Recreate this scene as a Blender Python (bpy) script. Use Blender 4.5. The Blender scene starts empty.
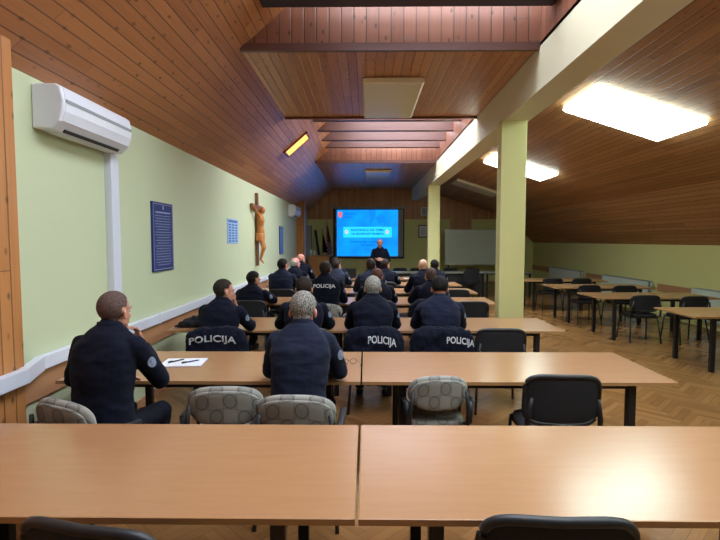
import bpy, bmesh, math, random
from mathutils import Vector, Matrix, noise
from mathutils.bvhtree import BVHTree
random.seed(7)
PI = math.pi
V = Vector
C = bpy.context.scene.collection
sc = bpy.context.scene

# ------------------------------------------------------------------ materials
def newmat(name):
    m = bpy.data.materials.new(name); m.use_nodes = True
    nt = m.node_tree
    return m, nt, nt.nodes['Principled BSDF']

def N(nt, kind, **kw):
    n = nt.nodes.new(kind)
    for k, v in kw.items():
        if k.startswith('i_'):
            n.inputs[k[2:].replace('_', ' ')].default_value = v
        else:
            setattr(n, k, v)
    return n

def math_(nt, op, a, b=None, c=None, clamp=False):
    n = nt.nodes.new('ShaderNodeMath'); n.operation = op; n.use_clamp = clamp
    for i, x in enumerate((a, b, c)):
        if x is None: continue
        if isinstance(x, (int, float)): n.inputs[i].default_value = x
        else: nt.links.new(x, n.inputs[i])
    return n.outputs[0]

def mix(nt, f, a, b, mode='MIX'):
    n = nt.nodes.new('ShaderNodeMix'); n.data_type = 'RGBA'; n.blend_type = mode
    for s, x in ((n.inputs[0], f), (n.inputs[6], a), (n.inputs[7], b)):
        if isinstance(x, (int, float)): s.default_value = x
        elif isinstance(x, tuple): s.default_value = x if len(x) == 4 else x + (1,)
        else: nt.links.new(x, s)
    return n.outputs[2]

def plain(name, col, rough=.5, metal=0, var=.06, scale=8, bump=0, bscale=60, spec=.5, sheen=0):
    m, nt, b = newmat(name)
    tc = N(nt, 'ShaderNodeTexCoord')
    no = N(nt, 'ShaderNodeTexNoise', i_Scale=scale, i_Detail=3.0)
    nt.links.new(tc.outputs['Object'], no.inputs['Vector'])
    lo = tuple(c * (1 - var) for c in col); hi = tuple(min(1, c * (1 + var)) for c in col)
    nt.links.new(mix(nt, no.outputs[0], lo, hi), b.inputs['Base Color'])
    b.inputs['Roughness'].default_value = rough
    b.inputs['Metallic'].default_value = metal
    b.inputs['Specular IOR Level'].default_value = spec
    if sheen: b.inputs['Sheen Weight'].default_value = sheen
    if bump:
        n2 = N(nt, 'ShaderNodeTexNoise', i_Scale=bscale, i_Detail=4.0)
        nt.links.new(tc.outputs['Object'], n2.inputs['Vector'])
        bp = N(nt, 'ShaderNodeBump', i_Strength=bump, i_Distance=.01)
        nt.links.new(n2.outputs[0], bp.inputs['Height']); nt.links.new(bp.outputs[0], b.inputs['Normal'])
    return m

def boards(name, dark, light, w=.105, rough=.32, knots=.9, blen=2.4):
    """tongue and groove pine boarding; UV in metres, u across the boards"""
    m, nt, b = newmat(name)
    uv = N(nt, 'ShaderNodeUVMap'); s = N(nt, 'ShaderNodeSeparateXYZ'); nt.links.new(uv.outputs[0], s.inputs[0])
    u, v = s.outputs[0], s.outputs[1]
    q = math_(nt, 'DIVIDE', u, w); idx = math_(nt, 'FLOOR', q); fr = math_(nt, 'SUBTRACT', q, idx)
    wn = N(nt, 'ShaderNodeTexWhiteNoise', noise_dimensions='1D'); nt.links.new(idx, wn.inputs['W'])
    # board ends staggered along the length
    vv = math_(nt, 'DIVIDE', math_(nt, 'ADD', v, math_(nt, 'MULTIPLY', wn.outputs[0], 7.3)), blen)
    vi = math_(nt, 'FLOOR', vv); vf = math_(nt, 'SUBTRACT', vv, vi)
    wn2 = N(nt, 'ShaderNodeTexWhiteNoise', noise_dimensions='2D')
    cb = N(nt, 'ShaderNodeCombineXYZ'); nt.links.new(idx, cb.inputs[0]); nt.links.new(vi, cb.inputs[1])
    nt.links.new(cb.outputs[0], wn2.inputs['Vector'])
    # grain
    cg = N(nt, 'ShaderNodeCombineXYZ')
    nt.links.new(math_(nt, 'MULTIPLY', u, 55), cg.inputs[0])
    nt.links.new(math_(nt, 'MULTIPLY', v, 1.6), cg.inputs[1])
    nt.links.new(math_(nt, 'MULTIPLY', wn2.outputs[0], 40), cg.inputs[2])
    g = N(nt, 'ShaderNodeTexNoise', i_Scale=1.0, i_Detail=3.0); nt.links.new(cg.outputs[0], g.inputs['Vector'])
    # knots
    ck = N(nt, 'ShaderNodeCombineXYZ')
    nt.links.new(math_(nt, 'MULTIPLY', u, 9), ck.inputs[0]); nt.links.new(math_(nt, 'MULTIPLY', v, 5.0), ck.inputs[1])
    vo = N(nt, 'ShaderNodeTexVoronoi', voronoi_dimensions='2D', i_Scale=1.0); nt.links.new(ck.outputs[0], vo.inputs['Vector'])
    kn = math_(nt, 'SUBTRACT', 1, math_(nt, 'MULTIPLY', math_(nt, 'SUBTRACT', vo.outputs['Distance'], .05), 9), clamp=True)
    sc_ = N(nt, 'ShaderNodeSeparateColor'); nt.links.new(vo.outputs['Color'], sc_.inputs[0])
    kn = math_(nt, 'MULTIPLY', kn, math_(nt, 'MULTIPLY', math_(nt, 'SUBTRACT', sc_.outputs[0], .45, clamp=True), 3.0, clamp=True))
    f = math_(nt, 'ADD', math_(nt, 'MULTIPLY', wn2.outputs[0], .55), math_(nt, 'MULTIPLY', g.outputs[0], .6), clamp=True)
    col = mix(nt, math_(nt, 'SUBTRACT', f, .08, clamp=True), dark, light)
    col = mix(nt, math_(nt, 'MULTIPLY', kn, knots), col, tuple(c * .32 for c in dark))
    e = math_(nt, 'MINIMUM', fr, math_(nt, 'SUBTRACT', 1, fr))
    gr = math_(nt, 'SUBTRACT', 1, math_(nt, 'MULTIPLY', e, 13), clamp=True)
    ev = math_(nt, 'MULTIPLY', math_(nt, 'MINIMUM', vf, math_(nt, 'SUBTRACT', 1, vf)), blen)
    gv = math_(nt, 'SUBTRACT', 1, math_(nt, 'MULTIPLY', ev, 260), clamp=True)
    gt = math_(nt, 'MAXIMUM', gr, gv)
    col = mix(nt, math_(nt, 'MULTIPLY', gt, .9), col, tuple(c * .18 for c in dark))
    nt.links.new(col, b.inputs['Base Color'])
    b.inputs['Roughness'].default_value = rough
    bp = N(nt, 'ShaderNodeBump', i_Strength=.5, i_Distance=.006)
    nt.links.new(math_(nt, 'SUBTRACT', 1, gt), bp.inputs['Height']); nt.links.new(bp.outputs[0], b.inputs['Normal'])
    return m

def woodgrain(name, a, bcol, rough=.35, sx=3, sy=40, coat=0):
    m, nt, b = newmat(name)
    tc = N(nt, 'ShaderNodeTexCoord'); mp = N(nt, 'ShaderNodeMapping')
    mp.inputs['Scale'].default_value = (sx, sy, sy)
    nt.links.new(tc.outputs['Object'], mp.inputs[0])
    g = N(nt, 'ShaderNodeTexNoise', i_Scale=1.0, i_Detail=4.0, i_Distortion=.6); nt.links.new(mp.outputs[0], g.inputs['Vector'])
    nt.links.new(mix(nt, g.outputs[0], a, bcol), b.inputs['Base Color'])
    b.inputs['Roughness'].default_value = rough
    if coat: b.inputs['Coat Weight'].default_value = coat; b.inputs['Coat Roughness'].default_value = .25
    return m

def emit(name, col, s, base=(.8, .8, .8)):
    m, nt, b = newmat(name)
    b.inputs['Base Color'].default_value = base + (1,)
    b.inputs['Emission Color'].default_value = col + (1,)
    b.inputs['Emission Strength'].default_value = s
    return m

PINE = boards('pine_ceiling_boards', (.33, .125, .045), (.60, .28, .115), knots=.85)
PINE_R = boards('pine_slope_boards', (.27, .12, .04), (.50, .25, .10), knots=.6, rough=.62)
PINE_W = boards('pine_wall_boards', (.42, .20, .085), (.70, .38, .20), w=.10, rough=.45)
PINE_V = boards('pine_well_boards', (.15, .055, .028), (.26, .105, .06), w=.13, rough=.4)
PINE_P = boards('pine_post_boards', (.38, .15, .045), (.60, .27, .09), w=.10, rough=.4, blen=5)
BEAMW = woodgrain('stained_beam_wood', (.085, .034, .025), (.125, .053, .038), .4)
TRIMD = woodgrain('dark_stained_trim', (.13, .04, .02), (.2, .07, .035), .4)
GREEN = plain('pale_green_paint', (.55, .62, .40), .6, var=.035, scale=1.3, bump=.12, bscale=90)
GREEN_D = plain('olive_green_paint', (.72, .73, .30), .6, var=.05, scale=1.3)
GREEN_C = plain('yellow_green_paint', (.66, .65, .29), .6, var=.03, scale=1.3)
CREAM = plain('cream_paint', (.66, .62, .44), .5, var=.03, scale=2)
WHITE = plain('white_plastic', (.76, .80, .88), .35, var=.02)
DUCT = plain('white_trunking_plastic', (.66, .70, .80), .4, var=.02)
GREYP = plain('grey_plastic', (.30, .33, .36), .4)
BLACK = plain('black_plastic', (.016, .017, .02), .45, bump=.15, bscale=300)
BLACKM = plain('black_metal', (.012, .012, .014), .35, spec=.4)
MESHF = plain('black_mesh_fabric', (.012, .013, .018), .8, bump=.5, bscale=500)
NAVY = plain('navy_uniform_cloth', (.0045, .006, .016), .9, var=.15, scale=5, bump=.25, bscale=16, sheen=.02, spec=.15)
NAVY2 = plain('washed_navy_cloth', (.010, .014, .032), .9, var=.12, scale=5, bump=.25, bscale=16, sheen=.03, spec=.15)
SLATE = plain('slate_blue_cloth', (.022, .028, .048), .9, var=.12, scale=5, bump=.25, bscale=16, spec=.15)
TROU = plain('dark_navy_trousers', (.004, .005, .012), .85, var=.2, bump=.4, bscale=20, spec=.25)
SHOE = plain('black_leather', (.01, .01, .01), .3)
BLK_CLOTH = plain('black_knit_cloth', (.010, .010, .013), .9, var=.3, bump=.7, bscale=50)
BEECH = woodgrain('beech_laminate', (.35, .18, .082), (.42, .225, .108), .25, 3.0, 26)
BEECH_E = woodgrain('beech_edge', (.36, .19, .07), (.44, .24, .10), .4)
RAILW = woodgrain('brown_rail_wood', (.40, .19, .09), (.50, .26, .13), .4, 40, 2)
LECT = woodgrain('orange_veneer', (.38, .17, .05), (.50, .24, .08), .4, 30, 30)
CARVE = woodgrain('carved_honey_wood', (.42, .14, .03), (.62, .25, .06), .4, 20, 20)
CROSSW = woodgrain('dark_cross_wood', (.16, .06, .025), (.26, .11, .05), .4, 30, 30)
TEXTW = plain('white_lettering', (.62, .64, .68), .6)
PAPER = plain('white_paper', (.80, .82, .88), .6, var=.01)
BLUEP = plain('blue_plaque', (.014, .03, .17), .35, var=.08)
GOLDL = plain('pale_lettering', (.42, .46, .62), .5)
RAD = plain('white_radiator_enamel', (.62, .70, .68), .35, var=.02)
WB = plain('whiteboard_surface', (.70, .80, .73), .3, var=.03)
ALU = plain('aluminium', (.45, .47, .47), .35, metal=.6)
SKYP = emit('sky_lit_glazing', (.80, .87, 1.0), 7.5)
SKYP2 = emit('sky_lit_glazing_boosted', (.80, .87, 1.0), 10.5)  # far well: same daylight, glow boosted to brighten the far end of the room
SHADEB = plain('beam_underside_shade', (.03, .028, .05), .5)  # shade of the unlit beam underside put into the wood colour
DESK = plain('grey_desk_laminate', (.30, .31, .26), .4)
LAMP = emit('lit_fluorescent_diffuser', (.80, 1.0, .93), 11.5)
LAMPOFF = plain('cream_diffuser', (.82, .76, .58), .15, var=.02)
ORANGEP = emit('orange_emitter', (1.0, .50, .10), 1.2, (.8, .4, .1))
SCRG = plain('grey_screen_cloth', (.35, .38, .42), .8)

def fabric_grey():
    m, nt, b = newmat('grey_patterned_upholstery')
    tc = N(nt, 'ShaderNodeTexCoord'); s = N(nt, 'ShaderNodeSeparateXYZ'); nt.links.new(tc.outputs['Object'], s.inputs[0])
    P = .085
    def cell(o, off):
        q = math_(nt, 'ADD', math_(nt, 'DIVIDE', o, P), off)
        i = math_(nt, 'FLOOR', q); return i, math_(nt, 'SUBTRACT', math_(nt, 'SUBTRACT', q, i), .5)
    ix, fx = cell(s.outputs[0], 100.0)
    zz = math_(nt, 'ADD', s.outputs[2], s.outputs[1])
    iz, fz = cell(zz, 100.3)
    d = math_(nt, 'SQRT', math_(nt, 'ADD', math_(nt, 'MULTIPLY', fx, fx), math_(nt, 'MULTIPLY', fz, fz)))
    ring = math_(nt, 'LESS_THAN', math_(nt, 'ABSOLUTE', math_(nt, 'SUBTRACT', d, .43)), .04)
    chk = math_(nt, 'MODULO', math_(nt, 'ADD', ix, iz), 2.0)
    ring = math_(nt, 'MULTIPLY', ring, chk)
    ln = math_(nt, 'GREATER_THAN', math_(nt, 'MAXIMUM', math_(nt, 'ABSOLUTE', fx), math_(nt, 'ABSOLUTE', fz)), .475)
    ink = math_(nt, 'MAXIMUM', ring, math_(nt, 'MULTIPLY', ln, .6))
    base = mix(nt, chk, (.36, .36, .32), (.28, .285, .26))
    no = N(nt, 'ShaderNodeTexNoise', i_Scale=260.0, i_Detail=2.0); nt.links.new(tc.outputs['Object'], no.inputs['Vector'])
    base = mix(nt, math_(nt, 'MULTIPLY', no.outputs[0], .35), base, (.10, .10, .09))
    nt.links.new(mix(nt, math_(nt, 'MULTIPLY', ink, .75), base, (.09, .09, .08)), b.inputs['Base Color'])
    b.inputs['Roughness'].default_value = .9
    bp = N(nt, 'ShaderNodeBump', i_Strength=.3, i_Distance=.004); nt.links.new(no.outputs[0], bp.inputs['Height']); nt.links.new(bp.outputs[0], b.inputs['Normal'])
    return m
GFAB = fabric_grey()

def skinmat(name, col):
    m, nt, b = newmat(name)
    tc = N(nt, 'ShaderNodeTexCoord'); no = N(nt, 'ShaderNodeTexNoise', i_Scale=30.0, i_Detail=3.0)
    nt.links.new(tc.outputs['Object'], no.inputs['Vector'])
    nt.links.new(mix(nt, no.outputs[0], tuple(c * .85 for c in col), (min(1, col[0] * 1.15), col[1] * .98, col[2] * .95)), b.inputs['Base Color'])
    b.inputs['Roughness'].default_value = .48
    b.inputs['Subsurface Weight'].default_value = .08
    b.inputs['Subsurface Scale'].default_value = .02
    return m
SKIN = skinmat('light_skin', (.52, .27, .18))
SKIN_P = skinmat('rosy_skin', (.62, .28, .22))
SKIN_L = skinmat('fair_skin', (.62, .38, .27))
def hairmat(name, a, b_, sc_=160):
    m, nt, b = newmat(name)
    tc = N(nt, 'ShaderNodeTexCoord'); mp = N(nt, 'ShaderNodeMapping'); mp.inputs['Scale'].default_value = (1, 1, .45)
    nt.links.new(tc.outputs['Object'], mp.inputs[0])
    no = N(nt, 'ShaderNodeTexNoise', i_Scale=float(sc_), i_Detail=2.0); nt.links.new(mp.outputs[0], no.inputs['Vector'])
    f = math_(nt, 'MULTIPLY', math_(nt, 'SUBTRACT', no.outputs[0], .38), 4, clamp=True)
    nt.links.new(mix(nt, f, a, b_), b.inputs['Base Color'])
    b.inputs['Roughness'].default_value = .75; b.inputs['Specular IOR Level'].default_value = .2
    bp = N(nt, 'ShaderNodeBump', i_Strength=.6, i_Distance=.004); nt.links.new(no.outputs[0], bp.inputs['Height']); nt.links.new(bp.outputs[0], b.inputs['Normal'])
    return m
H_BLACK = hairmat('black_hair', (.005, .0045, .0045), (.016, .013, .012))
H_BROWN = hairmat('dark_brown_hair', (.012, .008, .006), (.042, .028, .022))
H_BUZZ = hairmat('cropped_brown_hair', (.05, .032, .028), (.16, .10, .085), 260)
H_SALT = hairmat('salt_and_pepper_hair', (.03, .03, .028), (.38, .365, .325), 175)
H_GREY = hairmat('grey_hair', (.12, .12, .11), (.40, .40, .36), 150)
H_WHITE = hairmat('white_hair', (.35, .34, .32), (.62, .58, .54), 150)
H_RED = hairmat('thin_reddish_hair', (.09, .035, .028), (.22, .10, .08), 200)

# ------------------------------------------------------------------ mesh helpers
def tag(o, label=None, cat=None, group=None, kind=None):
    if label: o['label'] = label
    if cat: o['category'] = cat
    if group: o['group'] = group
    if kind: o['kind'] = kind
    return o

def link(name, me, m, parent=None, smooth=False):
    me.name = name
    if m is not None and not me.materials: me.materials.append(m)
    if smooth:
        for p in me.polygons: p.use_smooth = True
    o = bpy.data.objects.new(name, me); C.objects.link(o)
    if parent is not None: o.parent = parent
    return o

def obj(name, bm, m, parent=None, smooth=False, bevel=0):
    me = bpy.data.meshes.new(name); bmesh.ops.recalc_face_normals(bm, faces=bm.faces)
    bm.to_mesh(me); bm.free()
    o = link(name, me, m, parent, smooth)
    if bevel:
        b = o.modifiers.new('bevel', 'BEVEL'); b.width = bevel; b.segments = 2; b.limit_method = 'ANGLE'; b.angle_limit = .7
    return o

def thing(name, label, cat, loc=(0, 0, 0), rotz=0, group=None):
    o = bpy.data.objects.new(name, None); C.objects.link(o)
    o.location = loc; o.rotation_euler = (0, 0, rotz); o.empty_display_size = .1
    return tag(o, label, cat, group)

def dup(root, loc, rotz, label=None, group=None):
    r = root.copy(); C.objects.link(r); r.location = loc; r.rotation_euler = (0, 0, rotz)
    if label: r['label'] = label
    if group: r['group'] = group
    for ch in list(root.children):
        c = ch.copy(); C.objects.link(c); c.parent = r
        for g in ch.children:
            d = g.copy(); C.objects.link(d); d.parent = c
    return r

def box(bm, lo, hi, M=None):
    x0, y0, z0 = lo; x1, y1, z1 = hi
    co = [(x0, y0, z0), (x1, y0, z0), (x1, y1, z0), (x0, y1, z0), (x0, y0, z1), (x1, y0, z1), (x1, y1, z1), (x0, y1, z1)]
    vs = [bm.verts.new(M @ V(c) if M else c) for c in co]
    for f in ((0, 3, 2, 1), (4, 5, 6, 7), (0, 1, 5, 4), (1, 2, 6, 5), (2, 3, 7, 6), (3, 0, 4, 7)):
        bm.faces.new([vs[i] for i in f])
    return bm

def B(*boxes):
    bm = bmesh.new()
    for b in boxes: box(bm, *b)
    return bm

def frame_of(d):
    d = d.normalized(); a = V((0, 0, 1)) if abs(d.z) < .9 else V((1, 0, 0))
    x = d.cross(a).normalized(); y = x.cross(d).normalized()
    return x, y

def loft(bm, rings, closed=True):
    """rings: lists of points with equal counts"""
    rv = [[bm.verts.new(p) for p in r] for r in rings]
    n = len(rv[0])
    for a, b in zip(rv, rv[1:]):
        for i in range(n):
            bm.faces.new((a[i], a[(i + 1) % n], b[(i + 1) % n], b[i]))
    if closed:
        bm.faces.new(list(reversed(rv[0]))); bm.faces.new(rv[-1])

def tube(bm, pts, r, n=8):
    pts = [V(p) for p in pts]; rs = r if isinstance(r, (list, tuple)) else [r] * len(pts)
    rings = []
    for i, p in enumerate(pts):
        d = (pts[min(i + 1, len(pts) - 1)] - pts[max(i - 1, 0)])
        x, y = frame_of(d)
        rings.append([p + (x * math.cos(2 * PI * k / n) + y * math.sin(2 * PI * k / n)) * rs[i] for k in range(n)])
    loft(bm, rings)
    return bm

def capsule(bm, a, b, ra, rb, n=14):
    a = V(a); b = V(b); d = (b - a)
    if d.length < 1e-5: d = V((0, 0, 1e-4))
    u = d.normalized(); x, y = frame_of(d); rings = []
    for t in (-85, -60, -35, -12):
        t = math.radians(t); rings.append((a + u * ra * math.sin(t), ra * math.cos(t)))
    for t in (12, 35, 60, 85):
        t = math.radians(t); rings.append((b + u * rb * math.sin(t), rb * math.cos(t)))
    loft(bm, [[c + (x * math.cos(2 * PI * k / n) + y * math.sin(2 * PI * k / n)) * r for k in range(n)] for c, r in rings])

def ell(bm, c, r, M=None, n=16, m=10):
    c = V(c); rings = []
    for j in range(m + 1):
        t = -PI / 2 + PI * (j + .02) / (m + .04)
        z = math.sin(t); q = math.cos(t)
        rings.append([V((c.x + r[0] * q * math.cos(2 * PI * k / n), c.y + r[1] * q * math.sin(2 * PI * k / n), c.z + r[2] * z)) for k in range(n)])
    if M: rings = [[M @ p for p in g] for g in rings]
    loft(bm, rings)

def eloft(bm, secs, n=24, p=2.3):
    """secs: (centre, rx, ry, tiltx) superellipse cross sections in planes tilted about x"""
    rings = []
    for c, rx, ry, t in secs:
        c = V(c); R = Matrix.Rotation(t, 3, 'X'); g = []
        for k in range(n):
            a = 2 * PI * k / n; ca, sa = math.cos(a), math.sin(a)
            g.append(c + R @ V((rx * math.copysign(abs(ca) ** (2 / p), ca), ry * math.copysign(abs(sa) ** (2 / p), sa), 0)))
        rings.append(g)
    loft(bm, rings)

def remesh(bm, voxel, smooth=4, fac=.5):
    bmesh.ops.recalc_face_normals(bm, faces=bm.faces)
    me = bpy.data.meshes.new('tmp'); bm.to_mesh(me); bm.free()
    o = bpy.data.objects.new('tmp', me); C.objects.link(o)
    r = o.modifiers.new('r', 'REMESH'); r.mode = 'VOXEL'; r.voxel_size = voxel; r.use_smooth_shade = True
    if smooth:
        s = o.modifiers.new('s', 'SMOOTH'); s.iterations = smooth; s.factor = fac
    dg = bpy.context.evaluated_depsgraph_get()
    out = bpy.data.meshes.new_from_object(o.evaluated_get(dg))
    bpy.data.objects.remove(o); bpy.data.meshes.remove(me)
    for p in out.polygons: p.use_smooth = True
    return out

def ruffle(me, amp, scale, seed, stretch=(1, 1, 1)):
    off = V((seed * 3.1, seed * 1.7, seed))
    nn = [v.normal.copy() for v in me.vertices]
    for v, n in zip(me.vertices, nn):
        q = V((v.co.x * stretch[0], v.co.y * stretch[1], v.co.z * stretch[2])) * scale + off
        a = noise.noise(q); b = noise.noise(q * 2.3)
        v.co += n * amp * (1 - 2.2 * abs(a) + .5 * b)
    me.update()

def slab(name, quad, n, th, m, ua, va, kind='structure', parent=None, uo=(0, 0)):
    """extruded polygon with UVs in metres"""
    bm = bmesh.new(); n = V(n); uvl = bm.loops.layers.uv.new('UVMap')
    a = [bm.verts.new(V(p)) for p in quad]; b = [bm.verts.new(V(p) + n * th) for p in quad]
    bm.faces.new(a); bm.faces.new(list(reversed(b))); k = len(a)
    for i in range(k): bm.faces.new((a[i], b[i], b[(i + 1) % k], a[(i + 1) % k]))
    ua = V(ua).normalized(); va = V(va).normalized()
    for f in bm.faces:
        for l in f.loops: l[uvl].uv = (l.vert.co.dot(ua) + uo[0], l.vert.co.dot(va) + uo[1])
    o = obj(name, bm, m, parent)
    if kind: o['kind'] = kind
    return o

def uvbox(bm, ua, va):
    uvl = bm.loops.layers.uv.new('UVMap'); ua = V(ua); va = V(va)
    for f in bm.faces:
        for l in f.loops: l[uvl].uv = (l.vert.co.dot(ua), l.vert.co.dot(va))
    return bm

def textmesh(s, size, bold=0, extrude=.001, align='CENTER'):
    cu = bpy.data.curves.new('t', 'FONT'); cu.body = s; cu.size = size; cu.offset = bold; cu.extrude = extrude
    cu.align_x = align; cu.align_y = 'CENTER'; cu.resolution_u = 3
    o = bpy.data.objects.new('t', cu); C.objects.link(o)
    dg = bpy.context.evaluated_depsgraph_get()
    me = bpy.data.meshes.new_from_object(o.evaluated_get(dg)); bpy.data.objects.remove(o)
    me.materials.clear()
    return me

def bvh_of(me):
    return BVHTree.FromPolygons([v.co.copy() for v in me.vertices], [list(p.vertices) for p in me.polygons])

def wrap_text(s, target, parent, width, height, cx, cz, bend=0, lift=.004, m=None, name='lettering', cy=-1.0, slant=0):
    """letters laid on the -Y side of a cloth mesh (in the parent's space)"""
    me = textmesh(s, 1.0, .02, 0)
    bm = bmesh.new(); bm.from_mesh(me)
    bmesh.ops.triangulate(bm, faces=bm.faces)
    xs = [v.co.x for v in bm.verts]; ys = [v.co.y for v in bm.verts]
    x0, x1, y0, y1 = min(xs), max(xs), min(ys), max(ys)
    for v in bm.verts:
        v.co.x = (v.co.x - (x0 + x1) / 2) / (x1 - x0) * width; v.co.y = (v.co.y - (y0 + y1) / 2) / (y1 - y0) * height
    for _ in range(3):
        le = [e for e in bm.edges if e.calc_length() > .018]
        if le: bmesh.ops.subdivide_edges(bm, edges=le, cuts=1); bmesh.ops.triangulate(bm, faces=bm.faces)
    t = bvh_of(target)
    for v in bm.verts:
        x = v.co.x + cx; z = v.co.y + cz - bend * v.co.x ** 2 + slant * v.co.x
        hit = t.ray_cast(V((x, cy, z)), V((0, 1, 0)))
        y = hit[0].y - lift if hit[0] else None
        v.co = V((x, y if y is not None else 99, z))
    bad = [v for v in bm.verts if v.co.y > 50]
    if bad: bmesh.ops.delete(bm, geom=bad, context='VERTS')
    me2 = bpy.data.meshes.new(name); bm.to_mesh(me2); bm.free()
    return link(name, me2, m or TEXTW, parent)

# ------------------------------------------------------------------ room shell
L, RW, YB, YF = -2.32, 6.62, 19.5, -2.5
# floor: herringbone parquet blocks, one mesh
def floor():
    bm = bmesh.new(); uvl = bm.loops.layers.uv.new('UVMap'); cl = bm.loops.layers.float_color.new('tone')
    w, l = .07, .42; n = int(l / w)
    c = math.cos(PI / 4); s = c
    def put(x0, y0, x1, y1, horiz):
        rot = [(c * x - s * y, s * x + c * y) for x, y in ((x0, y0), (x1, y0), (x1, y1), (x0, y1))]
        mx = sum(r[0] for r in rot) / 4; my = sum(r[1] for r in rot) / 4
        if not (L - .3 < mx < RW + .3 and -.6 < my < YB + .3): return
        vs = [bm.verts.new((a, b, 0)) for a, b in rot]; f = bm.faces.new(vs)
        t = random.random(); uvs = ((0, 0), (l, 0), (l, w), (0, w)) if horiz else ((0, 0), (0, w), (l, w), (l, 0))
        o = random.random() * 50
        for lp, q in zip(f.loops, uvs): lp[uvl].uv = (q[0] + o, q[1]); lp[cl] = (t, t, t, 1)
    R_ = 330
    for k in range(-R_, R_):
        for j in range(-30, 31):
            x = k * w + j * l * 1.0; y = k * w - j * l * 1.0
            put(x, y, x + l, y + w, True)
            put(x + 0, y + w, x + w, y + w + l, False)
    for co, no in (((L, 0, 0), (-1, 0, 0)), ((RW, 0, 0), (1, 0, 0)), ((0, YB, 0), (0, 1, 0)), ((0, -.6, 0), (0, -1, 0))):
        bmesh.ops.bisect_plane(bm, geom=bm.verts[:] + bm.edges[:] + bm.faces[:], plane_co=co, plane_no=no, clear_outer=True)
    m, nt, b = newmat('oak_parquet')
    uv = N(nt, 'ShaderNodeUVMap'); mp = N(nt, 'ShaderNodeMapping'); mp.inputs['Scale'].default_value = (5, 90, 1)
    nt.links.new(uv.outputs[0], mp.inputs[0])
    g = N(nt, 'ShaderNodeTexNoise', i_Scale=1.0, i_Detail=3.0); nt.links.new(mp.outputs[0], g.inputs['Vector'])
    at = N(nt, 'ShaderNodeVertexColor', layer_name='tone')
    f = math_(nt, 'ADD', math_(nt, 'MULTIPLY', at.outputs[0], .42), math_(nt, 'MULTIPLY', g.outputs[0], .5))
    s2 = N(nt, 'ShaderNodeSeparateXYZ'); nt.links.new(uv.outputs[0], s2.inputs[0])
    ey = math_(nt, 'MINIMUM', s2.outputs[1], math_(nt, 'SUBTRACT', w, s2.outputs[1]))
    gap = math_(nt, 'LESS_THAN', ey, .0016)
    col = mix(nt, f, (.17, .075, .024), (.40, .20, .07))
    nt.links.new(mix(nt, math_(nt, 'MULTIPLY', gap, .5), col, (.04, .018, .008)), b.inputs['Base Color'])
    b.inputs['Roughness'].default_value = .27
    bm.normal_update()
    o = obj('floor', bm, m); o['kind'] = 'structure'
floor()
o = slab('floor', [(L, YF, -.002), (RW, YF, -.002), (RW, YB, -.002), (L, YB, -.002)], (0, 0, -1), .1, TRIMD, (1, 0, 0), (0, 1, 0))
slab('wall_left', [(L, YF, 0), (L, YB, 0), (L, YB, 2.95), (L, YF, 2.95)], (-1, 0, 0), .1, GREEN, (0, 1, 0), (0, 0, 1))
slab('wall_right', [(RW, YF, 0), (RW, YB, 0), (RW, YB, 1.75), (RW, YF, 1.75)], (1, 0, 0), .1, GREEN_C, (0, 1, 0), (0, 0, 1))
slab('wall_back', [(L, YB, 0), (RW, YB, 0), (RW, YB, 1.6), (5.5, YB, 2.63), (2.0, YB, 3.76), (-1.32, YB, 3.76), (L, YB, 2.83)], (0, 1, 0), .1, GREEN_D, (1, 0, 0), (0, 0, 1))
slab('wall_front', [(L, YF, 0), (RW, YF, 0), (RW, YF, 1.6), (5.5, YF, 2.63), (2.0, YF, 3.76), (-1.32, YF, 3.76), (L, YF, 2.83)], (0, -1, 0), .1, CREAM, (1, 0, 0), (0, 0, 1))
# boarded upper part of the back wall
slab('wall_back', [(L, YB - .03, 2.52), (3.30, YB - .03, 2.52), (3.30, YB - .03, 2.08), (4.16, YB - .03, 2.08), (4.16, YB - .03, 2.52), (5.62, YB - .03, 2.52), (5.5, YB - .03, 2.63), (2.0, YB - .03, 3.72), (-1.32, YB - .03, 3.70), (L, YB - .03, 2.83)], (0, 1, 0), .028, PINE_W, (1, 0, 0), (0, 0, 1))
ZC = 3.70; sl = V((1, 0, .87))
WELLS = ((.6, 5.25), (8.13, 12.75)); ZT = 4.55
XT = -1.32 + (ZT - ZC) / .867
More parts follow.
